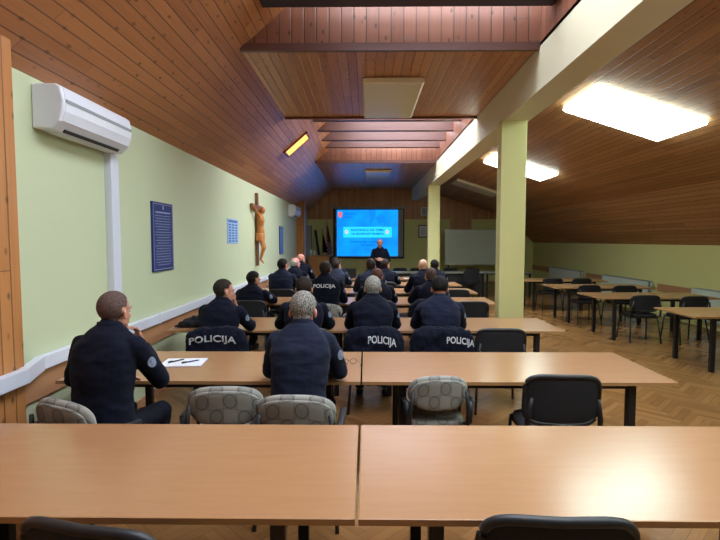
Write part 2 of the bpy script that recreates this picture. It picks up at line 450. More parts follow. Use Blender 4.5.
# left slope, continued up into the roof wells
up = V((1.0, 0, .87)).normalized()
slab('ceiling', [(L, YF, 2.83), (L, YB, 2.83), (-1.32, YB, ZC), (-1.32, YF, ZC)], (-.65, 0, .76), .06, PINE, up, (0, 1, 0))
for i, (a, b) in enumerate(WELLS):
    slab('ceiling', [(-1.32, a, ZC), (-1.32, b, ZC), (XT, b, ZT), (XT, a, ZT)], (-.65, 0, .76), .06, PINE, up, (0, 1, 0))
    # well end walls and the boarded side by the beam
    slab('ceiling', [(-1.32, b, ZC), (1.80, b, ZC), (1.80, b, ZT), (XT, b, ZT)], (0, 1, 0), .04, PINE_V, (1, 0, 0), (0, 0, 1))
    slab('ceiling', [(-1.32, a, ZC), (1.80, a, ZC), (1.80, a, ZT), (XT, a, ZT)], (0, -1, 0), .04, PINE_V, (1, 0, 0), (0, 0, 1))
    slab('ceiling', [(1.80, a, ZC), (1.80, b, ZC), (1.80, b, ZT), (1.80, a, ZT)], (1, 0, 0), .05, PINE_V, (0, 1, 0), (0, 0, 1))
    # roof glazing on top of the well
    g = slab('window_%d' % (i + 1), [(XT, a, ZT), (1.80, a, ZT), (1.80, b, ZT), (XT, b, ZT)], (0, 0, 1), .03, (SKYP, SKYP2)[i], (1, 0, 0), (0, 1, 0))
    bm = bmesh.new(); k = int((b - a) / .93)
    for j in range(1, k + 1):
        yy = a + (b - a) * j / (k + 1); box(bm, (XT, yy - .03, ZT - .05), (1.80, yy + .03, ZT - .002))
    fr = obj('window_frame', bm, WHITE, g)
    # trim boards along the well's lower edges
    bm = B(((-1.32, b - .02, ZC - .03), (1.80, b + .03, ZC + .05)))
    o = obj('trim_%d' % (i * 2 + 1), bm, BEAMW); o['kind'] = 'structure'
    bm = B(((-1.32, a - .03, ZC - .03), (1.80, a + .02, ZC + .05)))
    o = obj('trim_%d' % (i * 2 + 2), bm, TRIMD); o['kind'] = 'structure'
for a, b in ((YF, .6), (5.25, 8.13), (12.75, YB)):
    slab('ceiling', [(-1.32, a, ZC), (1.80, a, ZC), (1.80, b, ZC), (-1.32, b, ZC)], (0, 0, 1), .05, PINE, (1, 0, 0), (0, 1, 0))
slab('ceiling', [(2.12, YF, ZC + .003), (2.12, YB, ZC + .003), (5.5, YB, 2.63), (5.5, YF, 2.63)], (.3, 0, .95), .06, PINE_R, (.953, 0, -.302), (0, 1, 0))
slab('ceiling', [(5.5, YF, 2.63), (5.5, YB, 2.63), (RW, YB, 1.6), (RW, YF, 1.6)], (.68, 0, .74), .06, PINE_R, (.736, 0, -.677), (0, 1, 0))

def struct(name, bm, m, bevel=0):
    o = obj(name, bm, m, bevel=bevel); o['kind'] = 'structure'; return o
struct('trim_5', B(((1.80, YF + .001, 3.255), (2.13, YB - .001, 3.74))), CREAM)      # the long painted beam
for i, (y, w) in enumerate(((6.50, .332), (14.0, .332))):
    o = struct('wall_column', B(((1.765, y, 0), (1.765 + w, y + .20, 3.258))), GREEN_C, bevel=.006)
    tag(o, 'pale green square column under the beam, ' + ('nearer the camera' if i == 0 else 'in front of the screen wall'), 'column', kind='structure')
# cross beams in the wells
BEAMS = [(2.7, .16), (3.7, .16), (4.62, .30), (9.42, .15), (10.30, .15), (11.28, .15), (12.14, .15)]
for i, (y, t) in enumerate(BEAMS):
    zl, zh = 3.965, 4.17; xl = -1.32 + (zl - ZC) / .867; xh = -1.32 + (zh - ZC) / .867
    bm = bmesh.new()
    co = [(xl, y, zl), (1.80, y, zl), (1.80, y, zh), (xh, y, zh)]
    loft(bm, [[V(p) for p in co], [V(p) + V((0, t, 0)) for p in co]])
    struct('trim_%d' % (6 + i), bm, BEAMW if i != 2 else SHADEB)
# wooden posts on the left wall
bm = uvbox(B(((L, YF + .01, 0), (-2.20, 3.085, 2.94))), (0, 1, 0), (0, 0, 1)); struct('trim_13', bm, PINE_P)
bm = uvbox(B(((L, 16.4, 0), (-2.06, 16.75, 3.05))), (1, 0, 0), (0, 0, 1)); struct('trim_14', bm, PINE_P)
struct('trim_15', B(((L + .0, 3.16, .585), (L + .022, 16.4, .79))), RAILW)
segs = [(7.45, 9.95), (11.15, 13.65), (14.75, 17.55)]
e = [YF, 7.45, 9.95, 11.15, 13.65, 14.75, 17.55, YB]
for i in range(0, 8, 2):
    struct('trim_%d' % (16 + i // 2), B(((RW - .022, e[i] + .01, .54), (RW, e[i + 1] - .01, .72))), RAILW)
struct('baseboard_left', B(((L, 3.2, 0), (L + .015, 16.4, .07))), RAILW)
struct('baseboard_right', B(((RW - .03, YF, 0), (RW, YB, .09))), GREEN_C)
struct('baseboard_back', B(((L, YB - .015, 0), (RW, YB, .07))), RAILW)

# ------------------------------------------------------------------ emissive orange panel in the left slope
def orangepanel():
    t = thing('orange_panel', 'small narrow orange glowing panel in the boarded slope', 'window', (0, 0, 0))
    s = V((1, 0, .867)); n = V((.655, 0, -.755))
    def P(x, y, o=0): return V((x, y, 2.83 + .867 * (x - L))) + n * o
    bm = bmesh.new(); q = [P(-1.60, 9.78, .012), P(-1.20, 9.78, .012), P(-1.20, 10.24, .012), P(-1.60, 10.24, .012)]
    loft(bm, [q, [p + n * .006 for p in q]]); obj('emissive_panel', bm, ORANGEP, t)
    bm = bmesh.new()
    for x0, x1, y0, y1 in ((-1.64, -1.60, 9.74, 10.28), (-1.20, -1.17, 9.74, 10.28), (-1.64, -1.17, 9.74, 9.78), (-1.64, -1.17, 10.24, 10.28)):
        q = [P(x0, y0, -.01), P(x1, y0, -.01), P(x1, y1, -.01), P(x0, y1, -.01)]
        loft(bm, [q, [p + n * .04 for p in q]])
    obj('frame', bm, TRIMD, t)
orangepanel()

# ------------------------------------------------------------------ ceiling lamps
def lampbox(name, label, org, ux, uy, w, d, lit, group):
    """w along ux, d along uy, hangs along -n"""
    ux = V(ux).normalized(); uy = V(uy).normalized(); n = ux.cross(uy).normalized()
    if n.z > 0: n = -n
    t = thing(name, label, 'ceiling light', org, 0, group)
    def q(a, b, c, dd, o): return [ux * x + uy * y + n * o for x, y in ((a, b), (c, b), (c, dd), (a, dd))]
    bm = bmesh.new(); loft(bm, [q(.03, .03, w - .03, d - .03, 0), q(.03, .03, w - .03, d - .03, .015)]); obj('base_tray', bm, WHITE if lit else LAMPOFF, t)
    bm = bmesh.new(); loft(bm, [q(0, 0, w, d, .015), q(0, 0, w, d, .065), q(.03, .02, w - .03, d - .02, .08)])
    obj('diffuser', bm, LAMP if lit else LAMPOFF, t, bevel=.004)
    return t
sx = (1, 0, -.319)
for i, (y, lit, lab) in enumerate(((1.35, 1, 'lit fluorescent panel on the boarded slope, nearest to the camera'),
                                 (5.85, 1, 'large lit fluorescent panel on the slope beside the nearer column'),
                                 (10.35, 1, 'lit fluorescent panel on the slope partly behind the nearer column'),
                                 (14.6, 0, 'unlit grey fluorescent panel on the slope near the back wall'))):
    lampbox('ceiling_lamp', lab, (2.70, y + .02, 4.384 - .319 * 2.70 + .002), sx, (0, 1, 0), 1.37, .96, lit, 'fluorescent panels on the boarded slope')
lampbox('ceiling_lamp', 'unlit cream diffuser panel on flat boarding before the roof well', (-.04, 6.15, ZC), (1, 0, 0), (0, 1, 0), .76, 1.75, 0, 'unlit panels on the flat ceiling')
lampbox('ceiling_lamp', 'unlit small-looking diffuser panel far back above the screen', (-.04, 14.1, ZC), (1, 0, 0), (0, 1, 0), .76, 1.75, 0, 'unlit panels on the flat ceiling')

# ------------------------------------------------------------------ left wall equipment
def aircon(label, y0, y1, zb, zt):
    t = thing('air_conditioner', label, 'air conditioner', (L, y0, zb), 0)
    ln = y1 - y0; h = zt - zb
    prof = [(0, 0), (.13, -.01), (.19, .05), (.215, .12), (.222, h * .62), (.205, h * .92), (.17, h), (0, h)]
    bm = bmesh.new(); loft(bm, [[V((x, 0, z)) for x, z in prof], [V((x, ln, z)) for x, z in prof]])
    obj('casing', bm, WHITE, t, bevel=.012)
    pr2 = [(x + .006, z) for x, z in prof[2:6]] + [(.19, h * .93), (.18, .05)]
    bm = bmesh.new(); loft(bm, [[V((x, .03, z)) for x, z in pr2], [V((x, ln - .03, z)) for x, z in pr2]])
    f = obj('front_panel', bm, WHITE, t, bevel=.004)
    bm = B(((.224, .03, h * .585), (.2315, ln - .03, h * .655))); obj('stripe', bm, GREYP, f)
    bm = bmesh.new(); M = Matrix.Translation((.150, .12, .0)) @ Matrix.Rotation(-.72, 4, 'Y')
    box(bm, (-.012, 0, -.004), (.012, ln - .24, .010), M); obj('outlet_slot', bm, BLACK, t)
    bm = bmesh.new(); M = Matrix.Translation((.085, .10, -.016)); box(bm, (-.04, 0, 0), (.035, ln - .2, .008), M); obj('louvre', bm, WHITE, t)
aircon('large white air conditioner high on the green wall above the trunking', 3.43, 4.44, 2.48, 2.785)
aircon('small distant white air conditioner beside the far wooden post', 14.7, 15.9, 2.42, 2.76)

def trunking():
    t = thing('cable_trunking', 'long white cable trunking running along the green wall above the rail', 'cable trunking', (.005, 0, 0))
    def seg(a, b, w=.055, z0=.79, z1=.885):
        a = V(a); b = V(b); d = (b - a).normalized(); n = V((d.y, -d.x, 0))
        bm = bmesh.new(); lo = [V((p.x, p.y, z0)) for p in (a, b, b + n * w, a + n * w)]
        loft(bm, [lo, [p + V((0, 0, z1 - z0)) for p in lo]]); return bm
    obj('duct', seg((L, 3.33, 0), (L, 16.4, 0)), DUCT, t, bevel=.004)
    obj('duct', seg((-2.20, YF + .02, 0), (-2.20, 3.05, 0)), DUCT, t, bevel=.004)
    obj('corner_piece', seg((-2.197, 3.02, 0), (L + .003, 3.36, 0), .056, .787, .888), DUCT, t, bevel=.004)
    bm = B(((L, 5.3, .783), (L + .06, 5.33, .892)), ((L, 8.3, .783), (L + .06, 8.33, .892)), ((L, 11.3, .783), (L + .06, 11.33, .892)))
    obj('joint_cover', B(((L, 5.3, .783), (L + .06, 5.33, .892))), DUCT, t)
    bm.free()
    t = thing('pipe_cover', 'white vertical pipe cover dropping from the large air conditioner', 'pipe cover', (0, 0, 0))
    obj('duct', B(((L, 4.36, .886), (L + .06, 4.50, 2.475))), DUCT, t, bevel=.004)
    bm = bmesh.new(); q = [V((L, 4.30, .887)), V((L, 4.56, .887)), V((L, 4.51, 1.12)), V((L, 4.35, 1.12))]
    loft(bm, [q, [p + V((.068, 0, 0)) for p in q]]); obj('foot_cover', bm, DUCT, t, bevel=.004)
trunking()

def plaque(label, y0, y1, z0, z1, rows=19):
    t = thing('wall_plaque', label, 'plaque', (L, y0, z0), 0)
    w = y1 - y0; h = z1 - z0
    obj('panel', B(((0, 0, 0), (.022, w, h))), BLUEP, t, bevel=.003)
    bm = bmesh.new(); r = random.Random(3)
    for a, b in (((.0225, .02, .02), (.024, w - .02, .026)), ((.0225, .02, h - .026), (.024, w - .02, h - .02)), ((.0225, .02, .02), (.024, .026, h - .02)), ((.0225, w - .026, .02), (.024, w - .02, h - .02))): box(bm, a, b)
    obj('border', bm, GOLDL, t)
    bm = bmesh.new(); box(bm, (.0225, .08, h * .845), (.024, w - .08, h * .862))
    box(bm, (.0225, w / 2 - .012, h * .90), (.024, w / 2 + .012, h * .95))
    for i in range(rows):
        z = h * .80 - i * (h * .75) / rows; ind = r.uniform(.06, .11); y = ind
        while y < w - ind:
            l = r.uniform(.02, .05); box(bm, (.0225, y, z), (.0235, min(y + l, w - ind), z + h * .009)); y += l + .008
    obj('lettering', bm, GOLDL, t)
plaque('tall navy blue plaque with fine pale lettering on the green wall', 5.27, 5.83, 1.35, 2.12)
plaque('narrow far blue plaque between crucifix and far air conditioner', 13.08, 13.63, 1.32, 2.07)

t = thing('wall_calendar', 'pale blue wall calendar with three columns of month blocks', 'calendar', (L, 8.17, 1.64))
CALB = plain('calendar_blue', (.32, .50, .80), .5); CALD = plain('calendar_ink', (.04, .09, .28), .5)
obj('sheet', B(((0, 0, 0), (.012, .68, .42))), CALB, t)
obj('header', B(((.0125, .06, .365), (.014, .62, .395))), CALD, t)
for i in range(3):
    bm = bmesh.new()
    for j in range(7): box(bm, (.0125, .08 + i * .2, .03 + j * .046), (.014, .20 + i * .2, .055 + j * .046))
    obj('month_column', bm, CALD, t)

def crucifix():
    t = thing('crucifix', 'large wooden crucifix with carved figure on the green wall', 'crucifix', (L, 10.3, 1.16))
    obj('cross', B(((.005, -.05, 0), (.06, .05, 1.52)), ((.005, -.50, 1.16), (.062, .50, 1.27))), CROSSW, t, bevel=.006)
    bm = bmesh.new(); X = .10
    eloft(bm, [((X - .01, 0, .62), .075, .10, 0), ((X + .015, 0, .72), .07, .09, 0), ((X + .005, 0, .82), .06, .08, 0), ((X + .015, 0, .94), .075, .12, 0), ((X, 0, 1.04), .06, .13, 0), ((X, 0, 1.09), .035, .06, 0)])
    ell(bm, (X + .05, .03, 1.16), (.055, .05, .075)); capsule(bm, (X + .02, .01, 1.07), (X + .04, .02, 1.13), .03, .03)
    for s in (-1, 1):
        capsule(bm, (X, s * .11, 1.04), (X - .02, s * .26, 1.13), .034, .028); capsule(bm, (X - .02, s * .26, 1.13), (.075, s * .44, 1.21), .028, .018)
        ell(bm, (.075, s * .46, 1.215), (.018, .035, .02))
        capsule(bm, (X, s * .05, .62), (X + .07, s * .045, .38), .055, .042); capsule(bm, (X + .07, s * .045, .38), (X - .0, s * .015, .14), .04, .025)
        capsule(bm, (X, s * .02, .14), (X + .06, s * .02, .06), .024, .018)
    me = remesh(bm, .009, 3); link('carved_figure', me, CARVE, t, True)
    bm = bmesh.new(); eloft(bm, [((X - .005, 0, .52), .088, .125, 0), ((X + .0, 0, .62), .09, .118, 0), ((X + .0, 0, .68), .082, .105, 0)])
    me = remesh(bm, .01, 2); ruffle(me, .006, 22, 5); link('loincloth', me, CARVE, t, True)
crucifix()

# ------------------------------------------------------------------ right wall radiators
for i, ((a, b), lab) in enumerate(zip(segs, ('white panel radiator on the low wall nearest the camera', 'white panel radiator in the middle of the low wall', 'white panel radiator on the low wall near the back corner'))):
    t = thing('radiator', lab, 'radiator', (RW - .02, a + .15, 0), 0, 'radiators under the slope')
    ln = b - a - .3
    obj('panel', B(((-.12, 0, .15), (-.105, ln, .74)), ((-.03, 0, .15), (-.015, ln, .74))), RAD, t, bevel=.004)
    bm = bmesh.new()
    for k in range(int(ln / .04)): box(bm, (-.125, k * .04 + .008, .18), (-.106, k * .04 + .022, .71))
    obj('fin', bm, RAD, t)
    bm = bmesh.new(); box(bm, (-.125, 0, .742), (-.01, ln, .752))
    for k in range(int(ln / .06)): box(bm, (-.115, k * .06 + .01, .753), (-.02, k * .06 + .035, .757))
    obj('top_grille', bm, GREYP, t)
    bm = bmesh.new(); tube(bm, [(-.07, -.06, .04), (-.07, -.06, .66), (-.07, 0, .68)], .011); tube(bm, [(-.07, -.06, .20), (-.07, 0, .20)], .011); obj('pipe', bm, RAD, t)
    bm = bmesh.new(); tube(bm, [(-.07, -.06, .66), (-.07, -.06, .73)], .024, 10); obj('valve', bm, WHITE, t)

# ------------------------------------------------------------------ tables
def table_proto(ln, wd=.9, inset=.28, top=None, panel=False):
    t = bpy.data.objects.new('table', None); C.objects.link(t); H = .73
    obj('table_top', B(((0, 0, H - .025), (ln, wd, H))), top or BEECH, t, bevel=.003)
    bm = B(((-.0015, -.0015, H - .024), (ln + .0015, .0005, H - .001)), ((-.0015, wd - .0005, H - .024), (ln + .0015, wd + .0015, H - .001)), ((-.0015, 0, H - .024), (.0005, wd, H - .001)), ((ln - .0005, 0, H - .024), (ln + .0015, wd, H - .001)))
    obj('edge_band', bm, top or BEECH_E, t)
    if panel: obj('front_panel', B(((inset, .10, .12), (ln - inset, .12, H - .026))), BLACK, t)
    for x in (inset, ln - inset):
        for y in (.08, wd - .08): obj('leg', B(((x - .027, y - .027, 0), (x + .027, y + .027, H - .026))), BLACKM, t, bevel=.004)
    obj('rail', B(((inset, .07, H - .066), (ln - inset, .095, H - .026)), ((inset, wd - .095, H - .066), (ln - inset, wd - .07, H - .026)), ((inset - .015, .08, H - .066), (inset + .015, wd - .08, H - .026)), ((ln - inset - .015, .08, H - .066), (ln - inset + .015, wd - .08, H - .026))), BLACKM, t)
    return t
ROWY = [1.65, 3.31, 5.20, 7.40, 8.95, 10.45, 12.10]
RN = ['row nearest the camera', 'second row', 'third row', 'fourth row', 'fifth row', 'sixth row', 'seventh and last row']
protos = {}
def put_table(ln, x, y, label, group, wd=.9, **kw):
    k = (ln, wd, tuple(kw))
    if k not in protos:
        t = table_proto(ln, wd, **kw); protos[k] = t; t.location = (x, y, 0); tag(t, label, 'table', group); return t
    return dup(protos[k], (x, y, 0), 0, label, group)
for i, y in enumerate(ROWY):
    what = ['empty beech table', 'beech table with an open notebook', 'beech table with a black cap', 'beech table', 'beech table', 'beech table', 'beech table'][i]
    put_table(2.105, -2.145, y, what + ' on the wall side, in the ' + RN[i], 'tables in rows on the wall side of the aisle gap', .87 if i == 0 else .9)
    ln = 2.155 if i < 3 else (2.03 if i == 3 else (2.075 if i < 6 else 1.58))
    put_table(ln, -.025, y, 'beech table on the column side, in the ' + RN[i], 'tables in rows on the column side', .87 if i == 0 else .9)
for x, y, lab in ((4.17, 6.2, 'beech side table by the low wall, nearest the camera'), (3.93, 8.22, 'second beech side table along the low wall with chairs'),
                  (3.88, 9.95, 'third beech side table along the low wall'), (3.76, 11.7, 'farthest beech side table by the low wall, behind the column')):
    put_table(2.0, x, y, lab, 'tables beside the low wall')

for x, lab, pn in ((.80, 'grey desk with a black front panel near the presenter', 1), (2.19, 'grey desk with a black front panel, just past the far column', 1), (3.58, 'open-legged grey desk before the whiteboard', 0)):
    if pn: put_table(1.37, x, 14.6, lab, 'front desks', .75, inset=.05, top=DESK, panel=True)
    else: put_table(1.37, x, 14.6, lab, 'front desks', .75, inset=.05, top=DESK)

# ------------------------------------------------------------------ chairs
def pad(w, h, th, curve, p=3.2, dome=.5):
    """padded back panel standing in XZ, thickness along Y, concave toward +Y"""
    n = 40; rings = []
    def ring(s, y):
        g = []
        for k in range(n):
            a = 2 * PI * k / n; ca, sa = math.cos(a), math.sin(a)
            x = w / 2 * s * math.copysign(abs(ca) ** (2 / p), ca); z = h / 2 * s * math.copysign(abs(sa) ** (2 / p), sa)
            g.append(V((x, y + curve * (x / (w / 2)) ** 2, z)))
        return g
    prof = [(.05, -th * .5), (.6, -th * .5), (.88, -th * .45), (.97, -th * .28), (1, 0), (.97, th * .28), (.88, th * .45), (.6, th * .5), (.05, th * .5)]
    bm = bmesh.new(); loft(bm, [ring(s, y) for s, y in prof]); return bm
def xf(bm, M):
    bmesh.ops.transform(bm, matrix=M, verts=bm.verts); return bm
def chair_proto(kind):
    t = bpy.data.objects.new('chair', None); C.objects.link(t)
    seatm = GFAB if kind == 'grey' else MESHF
    w, h = (.47, .25) if kind == 'grey' else (.48, .34)
    zc = .685 if kind == 'grey' else .672
    if kind == 'near': zc = .705
    if kind == 'plain': w, h, zc = .46, .26, .655
    T = Matrix.Translation
    bm = pad(w, h, .05 if kind == 'grey' else .022, .035, 2.6 if kind == 'grey' else 4.5); xf(bm, T((0, -.235, zc)) @ Matrix.Rotation(.14, 4, 'X'))
    obj('backrest', bm, seatm, t, True)
    if kind == 'grey':
        bm = pad(w * .93, h * .93, .02, .035, 2.6); xf(bm, T((0, -.268, zc - .012)) @ Matrix.Rotation(.14, 4, 'X'))
        obj('back_shell', bm, GFAB, t, True)
    else:
        # rim around the mesh
        n = 44; pts = []
        M = T((0, -.235, zc)) @ Matrix.Rotation(.14, 4, 'X')
        for k in range(n + 1):
            a = 2 * PI * k / n; ca, sa = math.cos(a), math.sin(a); x = w / 2 * .97 * math.copysign(abs(ca) ** (2 / 4.5), ca); z = h / 2 * .97 * math.copysign(abs(sa) ** (2 / 4.5), sa)
            pts.append(M @ V((x, .035 * (x / (w / 2)) ** 2, z)))
        bm = bmesh.new(); tube(bm, pts, .017, 8); obj('back_rim', bm, BLACK, t, True)
        bm = bmesh.new()
        tube(bm, [M @ V((-.06, .0, -h / 2)), M @ V((.06, 0, -h / 2))], .02); obj('logo_bar', bm, BLACK, t, True)
    bm = bmesh.new(); n = 36
    def r(s, z): return [V((.235 * s * math.copysign(abs(math.cos(a)) ** .5, math.cos(a)), .215 * s * math.copysign(abs(math.sin(a)) ** .5, math.sin(a)) + .0, z)) for a in [2 * PI * k / n for k in range(n)]]
    loft(bm, [r(.1, .415), r(.9, .415), r(.99, .43), r(1, .45), r(.97, .468), r(.85, .475), r(.1, .47)])
    obj('seat', bm, seatm, t, True)
    for s in (-1, 1):
        bm = bmesh.new(); tube(bm, [(s * .22, .19, .43), (s * .245, .24, 0)], .0125); obj('leg', bm, BLACKM, t, True)
        bm = bmesh.new(); tube(bm, [(s * .21, -.18, .43), (s * .245, -.27, 0)], .0125); obj('leg', bm, BLACKM, t, True)
        bm = bmesh.new(); tube(bm, [(s * .225, -.12, .425), (s * .23, -.24, .46), (s * .225, -.262, .56), (s * .205, -.275, .70)], [.014, .016, .018, .012])
        obj('back_support', bm, BLACKM if kind != 'grey' else BLACK, t, True)
        if kind == 'grey':
            bm = bmesh.new(); box(bm, (s * .255 - .02, -.25, .60), (s * .255 + .02, .08, .63)); obj('armrest', bm, BLACK, t, bevel=.01)
            bm = bmesh.new(); tube(bm, [(s * .255, .05, .605), (s * .24, .04, .43)], .012); obj('arm_post', bm, BLACK, t, True)
            bm = bmesh.new(); tube(bm, [(s * .25, -.235, .62), (s * .235, -.24, .47)], .026); obj('arm_bracket', bm, BLACK, t, True)
    bm = bmesh.new(); tube(bm, [(-.22, .19, .415), (.22, .19, .415)], .011); tube(bm, [(-.21, -.18, .415), (.21, -.18, .415)], .011)
    for s in (-1, 1): tube(bm, [(s * .22, .19, .415), (s * .21, -.18, .415)], .011)
    obj('seat_frame', bm, BLACKM, t, True)
    return t
cprot = {}
def put_chair(kind, x, y, rot, label, group):
    rot = math.radians(rot)
    if kind not in cprot:
        t = chair_proto(kind); cprot[kind] = t; t.location = (x, y, 0); t.rotation_euler = (0, 0, rot); return tag(t, label, 'chair', group)
    return dup(cprot[kind], (x, y, 0), rot, label, group)
G1 = 'grey patterned chairs behind the tables'; G2 = 'black chairs behind the tables'; G3 = 'black chairs at the side tables'; G4 = 'black chairs at the front desk'
# nearest row (backs only just in view)
put_chair('near', .59, 1.66, -2, 'black chair with rounded back tucked under the nearest table, column side', G2)
put_chair('near', -.77, 1.60, -12, 'black chair turned slightly, tucked under the nearest table, wall side', G2)
put_chair('grey', -.88, 3.18, 3, 'empty grey patterned chair between the first two seated men', G1)
put_chair('grey', -.40, 3.02, -2, 'grey patterned chair under the grey-haired man in the second row', G1)
put_chair('grey', -1.62, 2.90, -24, 'grey patterned chair under the man resting his chin on his hand', G1)
put_chair('grey', .48, 3.50, 4, 'empty grey patterned chair standing alone on the column side of the second row', G1).scale = (.88, .95, .97)
put_chair('black', 1.27, 3.32, -3, 'empty black chair at the second row, column side', G2)
# third row
Y3 = 4.95
put_chair('black', -1.46, Y3, 4, 'black chair under a jacket beside the wall, third row', G2)
put_chair('black', -.60, Y3, 0, 'black chair behind the grey-haired man, third row', G2)
put_chair('black', .07, Y3, 0, 'black chair under a lettered jacket at the third row joint', G2)
put_chair('black', .76, Y3, 0, 'black chair under a lettered jacket next to an empty black chair', G2)
put_chair('black', 1.32, Y3, -2, 'empty black chair at the end of the third row', G2)
# fourth row
put_chair('black', -1.66, 7.12, 0, 'black chair by the wall in the fourth row', G2)
put_chair('grey', -.56, 7.08, -3, 'grey chair under the man whose jacket back is lettered', G1)
put_chair('black', .17, 7.12, 0, 'black chair at the fourth row joint', G2)
put_chair('black', .92, 7.12, 0, 'black chair with a jacket in the fourth row', G2)
put_chair('black', 1.48, 7.05, 0, 'empty black chair at the end of the fourth row', G2)
for x, y, lab in ((-1.48, 8.72, 'black chair by the wall in the fifth row'), (.11, 8.72, 'black chair of the man in a slate jacket, fifth row'), (1.00, 8.72, 'black chair of the bald man, fifth row'), (1.56, 8.70, 'empty black chair ending the fifth row'),
                  (-1.47, 10.2, 'black chair by the wall in the sixth row'), (-.66, 10.2, 'black chair at mid table in the sixth row'), (.38, 10.2, 'black chair past the joint in the sixth row'), (1.42, 10.2, 'black chair at the column end of the sixth row'),
                  (-1.62, 11.85, 'black chair by the wall in the last row'), (-.70, 11.85, 'black chair at mid table in the last row')):
    put_chair('black', x, y, 0, lab, G2)
# side tables
for x, y, r, lab in ((4.62, 8.42, -4, 'black chair facing the second side table, seat half under it'), (5.32, 8.30, 2, 'black chair beside it at the second side table, nearer the radiator'),
                     (5.10, 6.35, 0, 'black chair at the nearest side table, cut by the picture edge'),
                     (4.50, 10.25, 3, 'black chair at the aisle end of the third side table'), (5.18, 10.15, -2, 'black chair at the third side table near the radiator'),
                     (4.44, 12.0, 0, 'black chair at the farthest side table, beside the column'), (5.12, 12.0, 2, 'black chair at the farthest side table, beside the radiator')):
    put_chair('plain', x, y - .12, r, lab, G3)
for x, y, r, lab in ((1.10, 15.55, 180, 'black chair behind the front desk beside the presenter'), (1.66, 15.6, 178, 'black chair behind the front desk between presenter and far column'),
                     (2.75, 15.6, 181, 'black chair behind the front desk just past the far column'), (3.45, 15.55, 180, 'black chair behind the front desk before the whiteboard')):
    put_chair('plain', x, y + .1, r, lab, G4)
put_chair('black', 3.0, 14.35, 12, 'black chair on the near side of the front desk', G4)

# ------------------------------------------------------------------ people
def hand(bm, W, d, nrm, side, curl=.5, s=1.0):
    """W wrist, d finger direction, nrm back-of-hand normal, side +1: thumb toward +x of the hand frame"""
    d = V(d).normalized(); nrm = V(nrm); nrm = (nrm - d * nrm.dot(d)).normalized(); x = d.cross(nrm).normalized()
    M = Matrix(((x.x, d.x, nrm.x, W[0]), (x.y, d.y, nrm.y, W[1]), (x.z, d.z, nrm.z, W[2]), (0, 0, 0, 1)))
    def T(a, b, c): return M @ V((a * s, b * s, c * s))
    capsule(bm, T(0, -.03, 0), T(0, .02, 0), .025 * s, .026 * s)
    ell(bm, (0, .052, 0), (.041, .052, .016), M @ Matrix.Scale(s, 4))
    for i, (bx, ln) in enumerate(((-.030, .054), (-.010, .07), (.011, .075), (.031, .068))):
        bx *= side * -1 * -1
        if side < 0: pass
        p = V((bx * side, .088, 0)); a = 0; r = .0092
        for k, f in enumerate((.45, .32, .25)):
            a += curl * (.55 if k == 0 else .8)
            q = p + V((0, math.cos(a), -math.sin(a))) * ln * f
            capsule(bm, M @ (p * s), M @ (q * s), r * s, (r - .0006) * s, 8); p = q; r -= .0007
    p0 = T(side * .028, .018, -.004); p1 = T(side * .058, .048, -.012); p2 = T(side * .060, .078, -.022)
    capsule(bm, p0, p1, .013 * s, .0105 * s, 8); capsule(bm, p1, p2, .0105 * s, .009 * s, 8)

def head(bm, M):
    ell(bm, (0, -.014, .036), (.077, .097, .090), M, 22, 14)
    ell(bm, (0, .030, -.028), (.060, .066, .085), M, 20, 12)
    ell(bm, (0, .056, -.084), (.040, .038, .030), M)
    ell(bm, (0, .02, -.06), (.062, .05, .04), M)
    capsule(bm, M @ V((0, .092, .006)), M @ V((0, .107, -.024)), .007, .0105, 10)
    ell(bm, (0, .098, -.030), (.016, .010, .008), M)
    capsule(bm, M @ V((-.034, .078, .024)), M @ V((.034, .078, .024)), .014, .014, 10)
    ell(bm, (0, .091, -.060), (.024, .012, .006), M); ell(bm, (0, .090, -.070), (.021, .012, .006), M)
    for s in (-1, 1):
        ell(bm, (0, 0, 0), (.0085, .019, .031), M @ Matrix.Translation((s * .080, -.006, -.010)) @ Matrix.Rotation(s * .40, 4, 'Z'))
        ell(bm, (s * .036, .066, -.024), (.020, .018, .018), M)

def inhair(p, style):
    x, y, z = p
    if style == 'bald': return 0
    side = abs(x) > .055
    line = -.062 if y < -.03 else (-.062 + (y + .03) * 2.4)      # nape, rising in front of the ear
    if style == 'fade' and y < .03: line += .035
    if y > .03: line = .075 + (y - .03) * .25 if y < .075 else .085
    if side and -.03 < y < .03 and abs(x) > .072 and z < .035: return 0
    d = z - line
    if style == 'ring':
        top = .055 + max(0, -y) * .25
        if z > top: return 0
        d = min(d, top - z)
    if style == 'crown' and z > .095 and y < -.0: d = min(d, .012)
    if d < 0: return 0
    return min(1, d / .03)

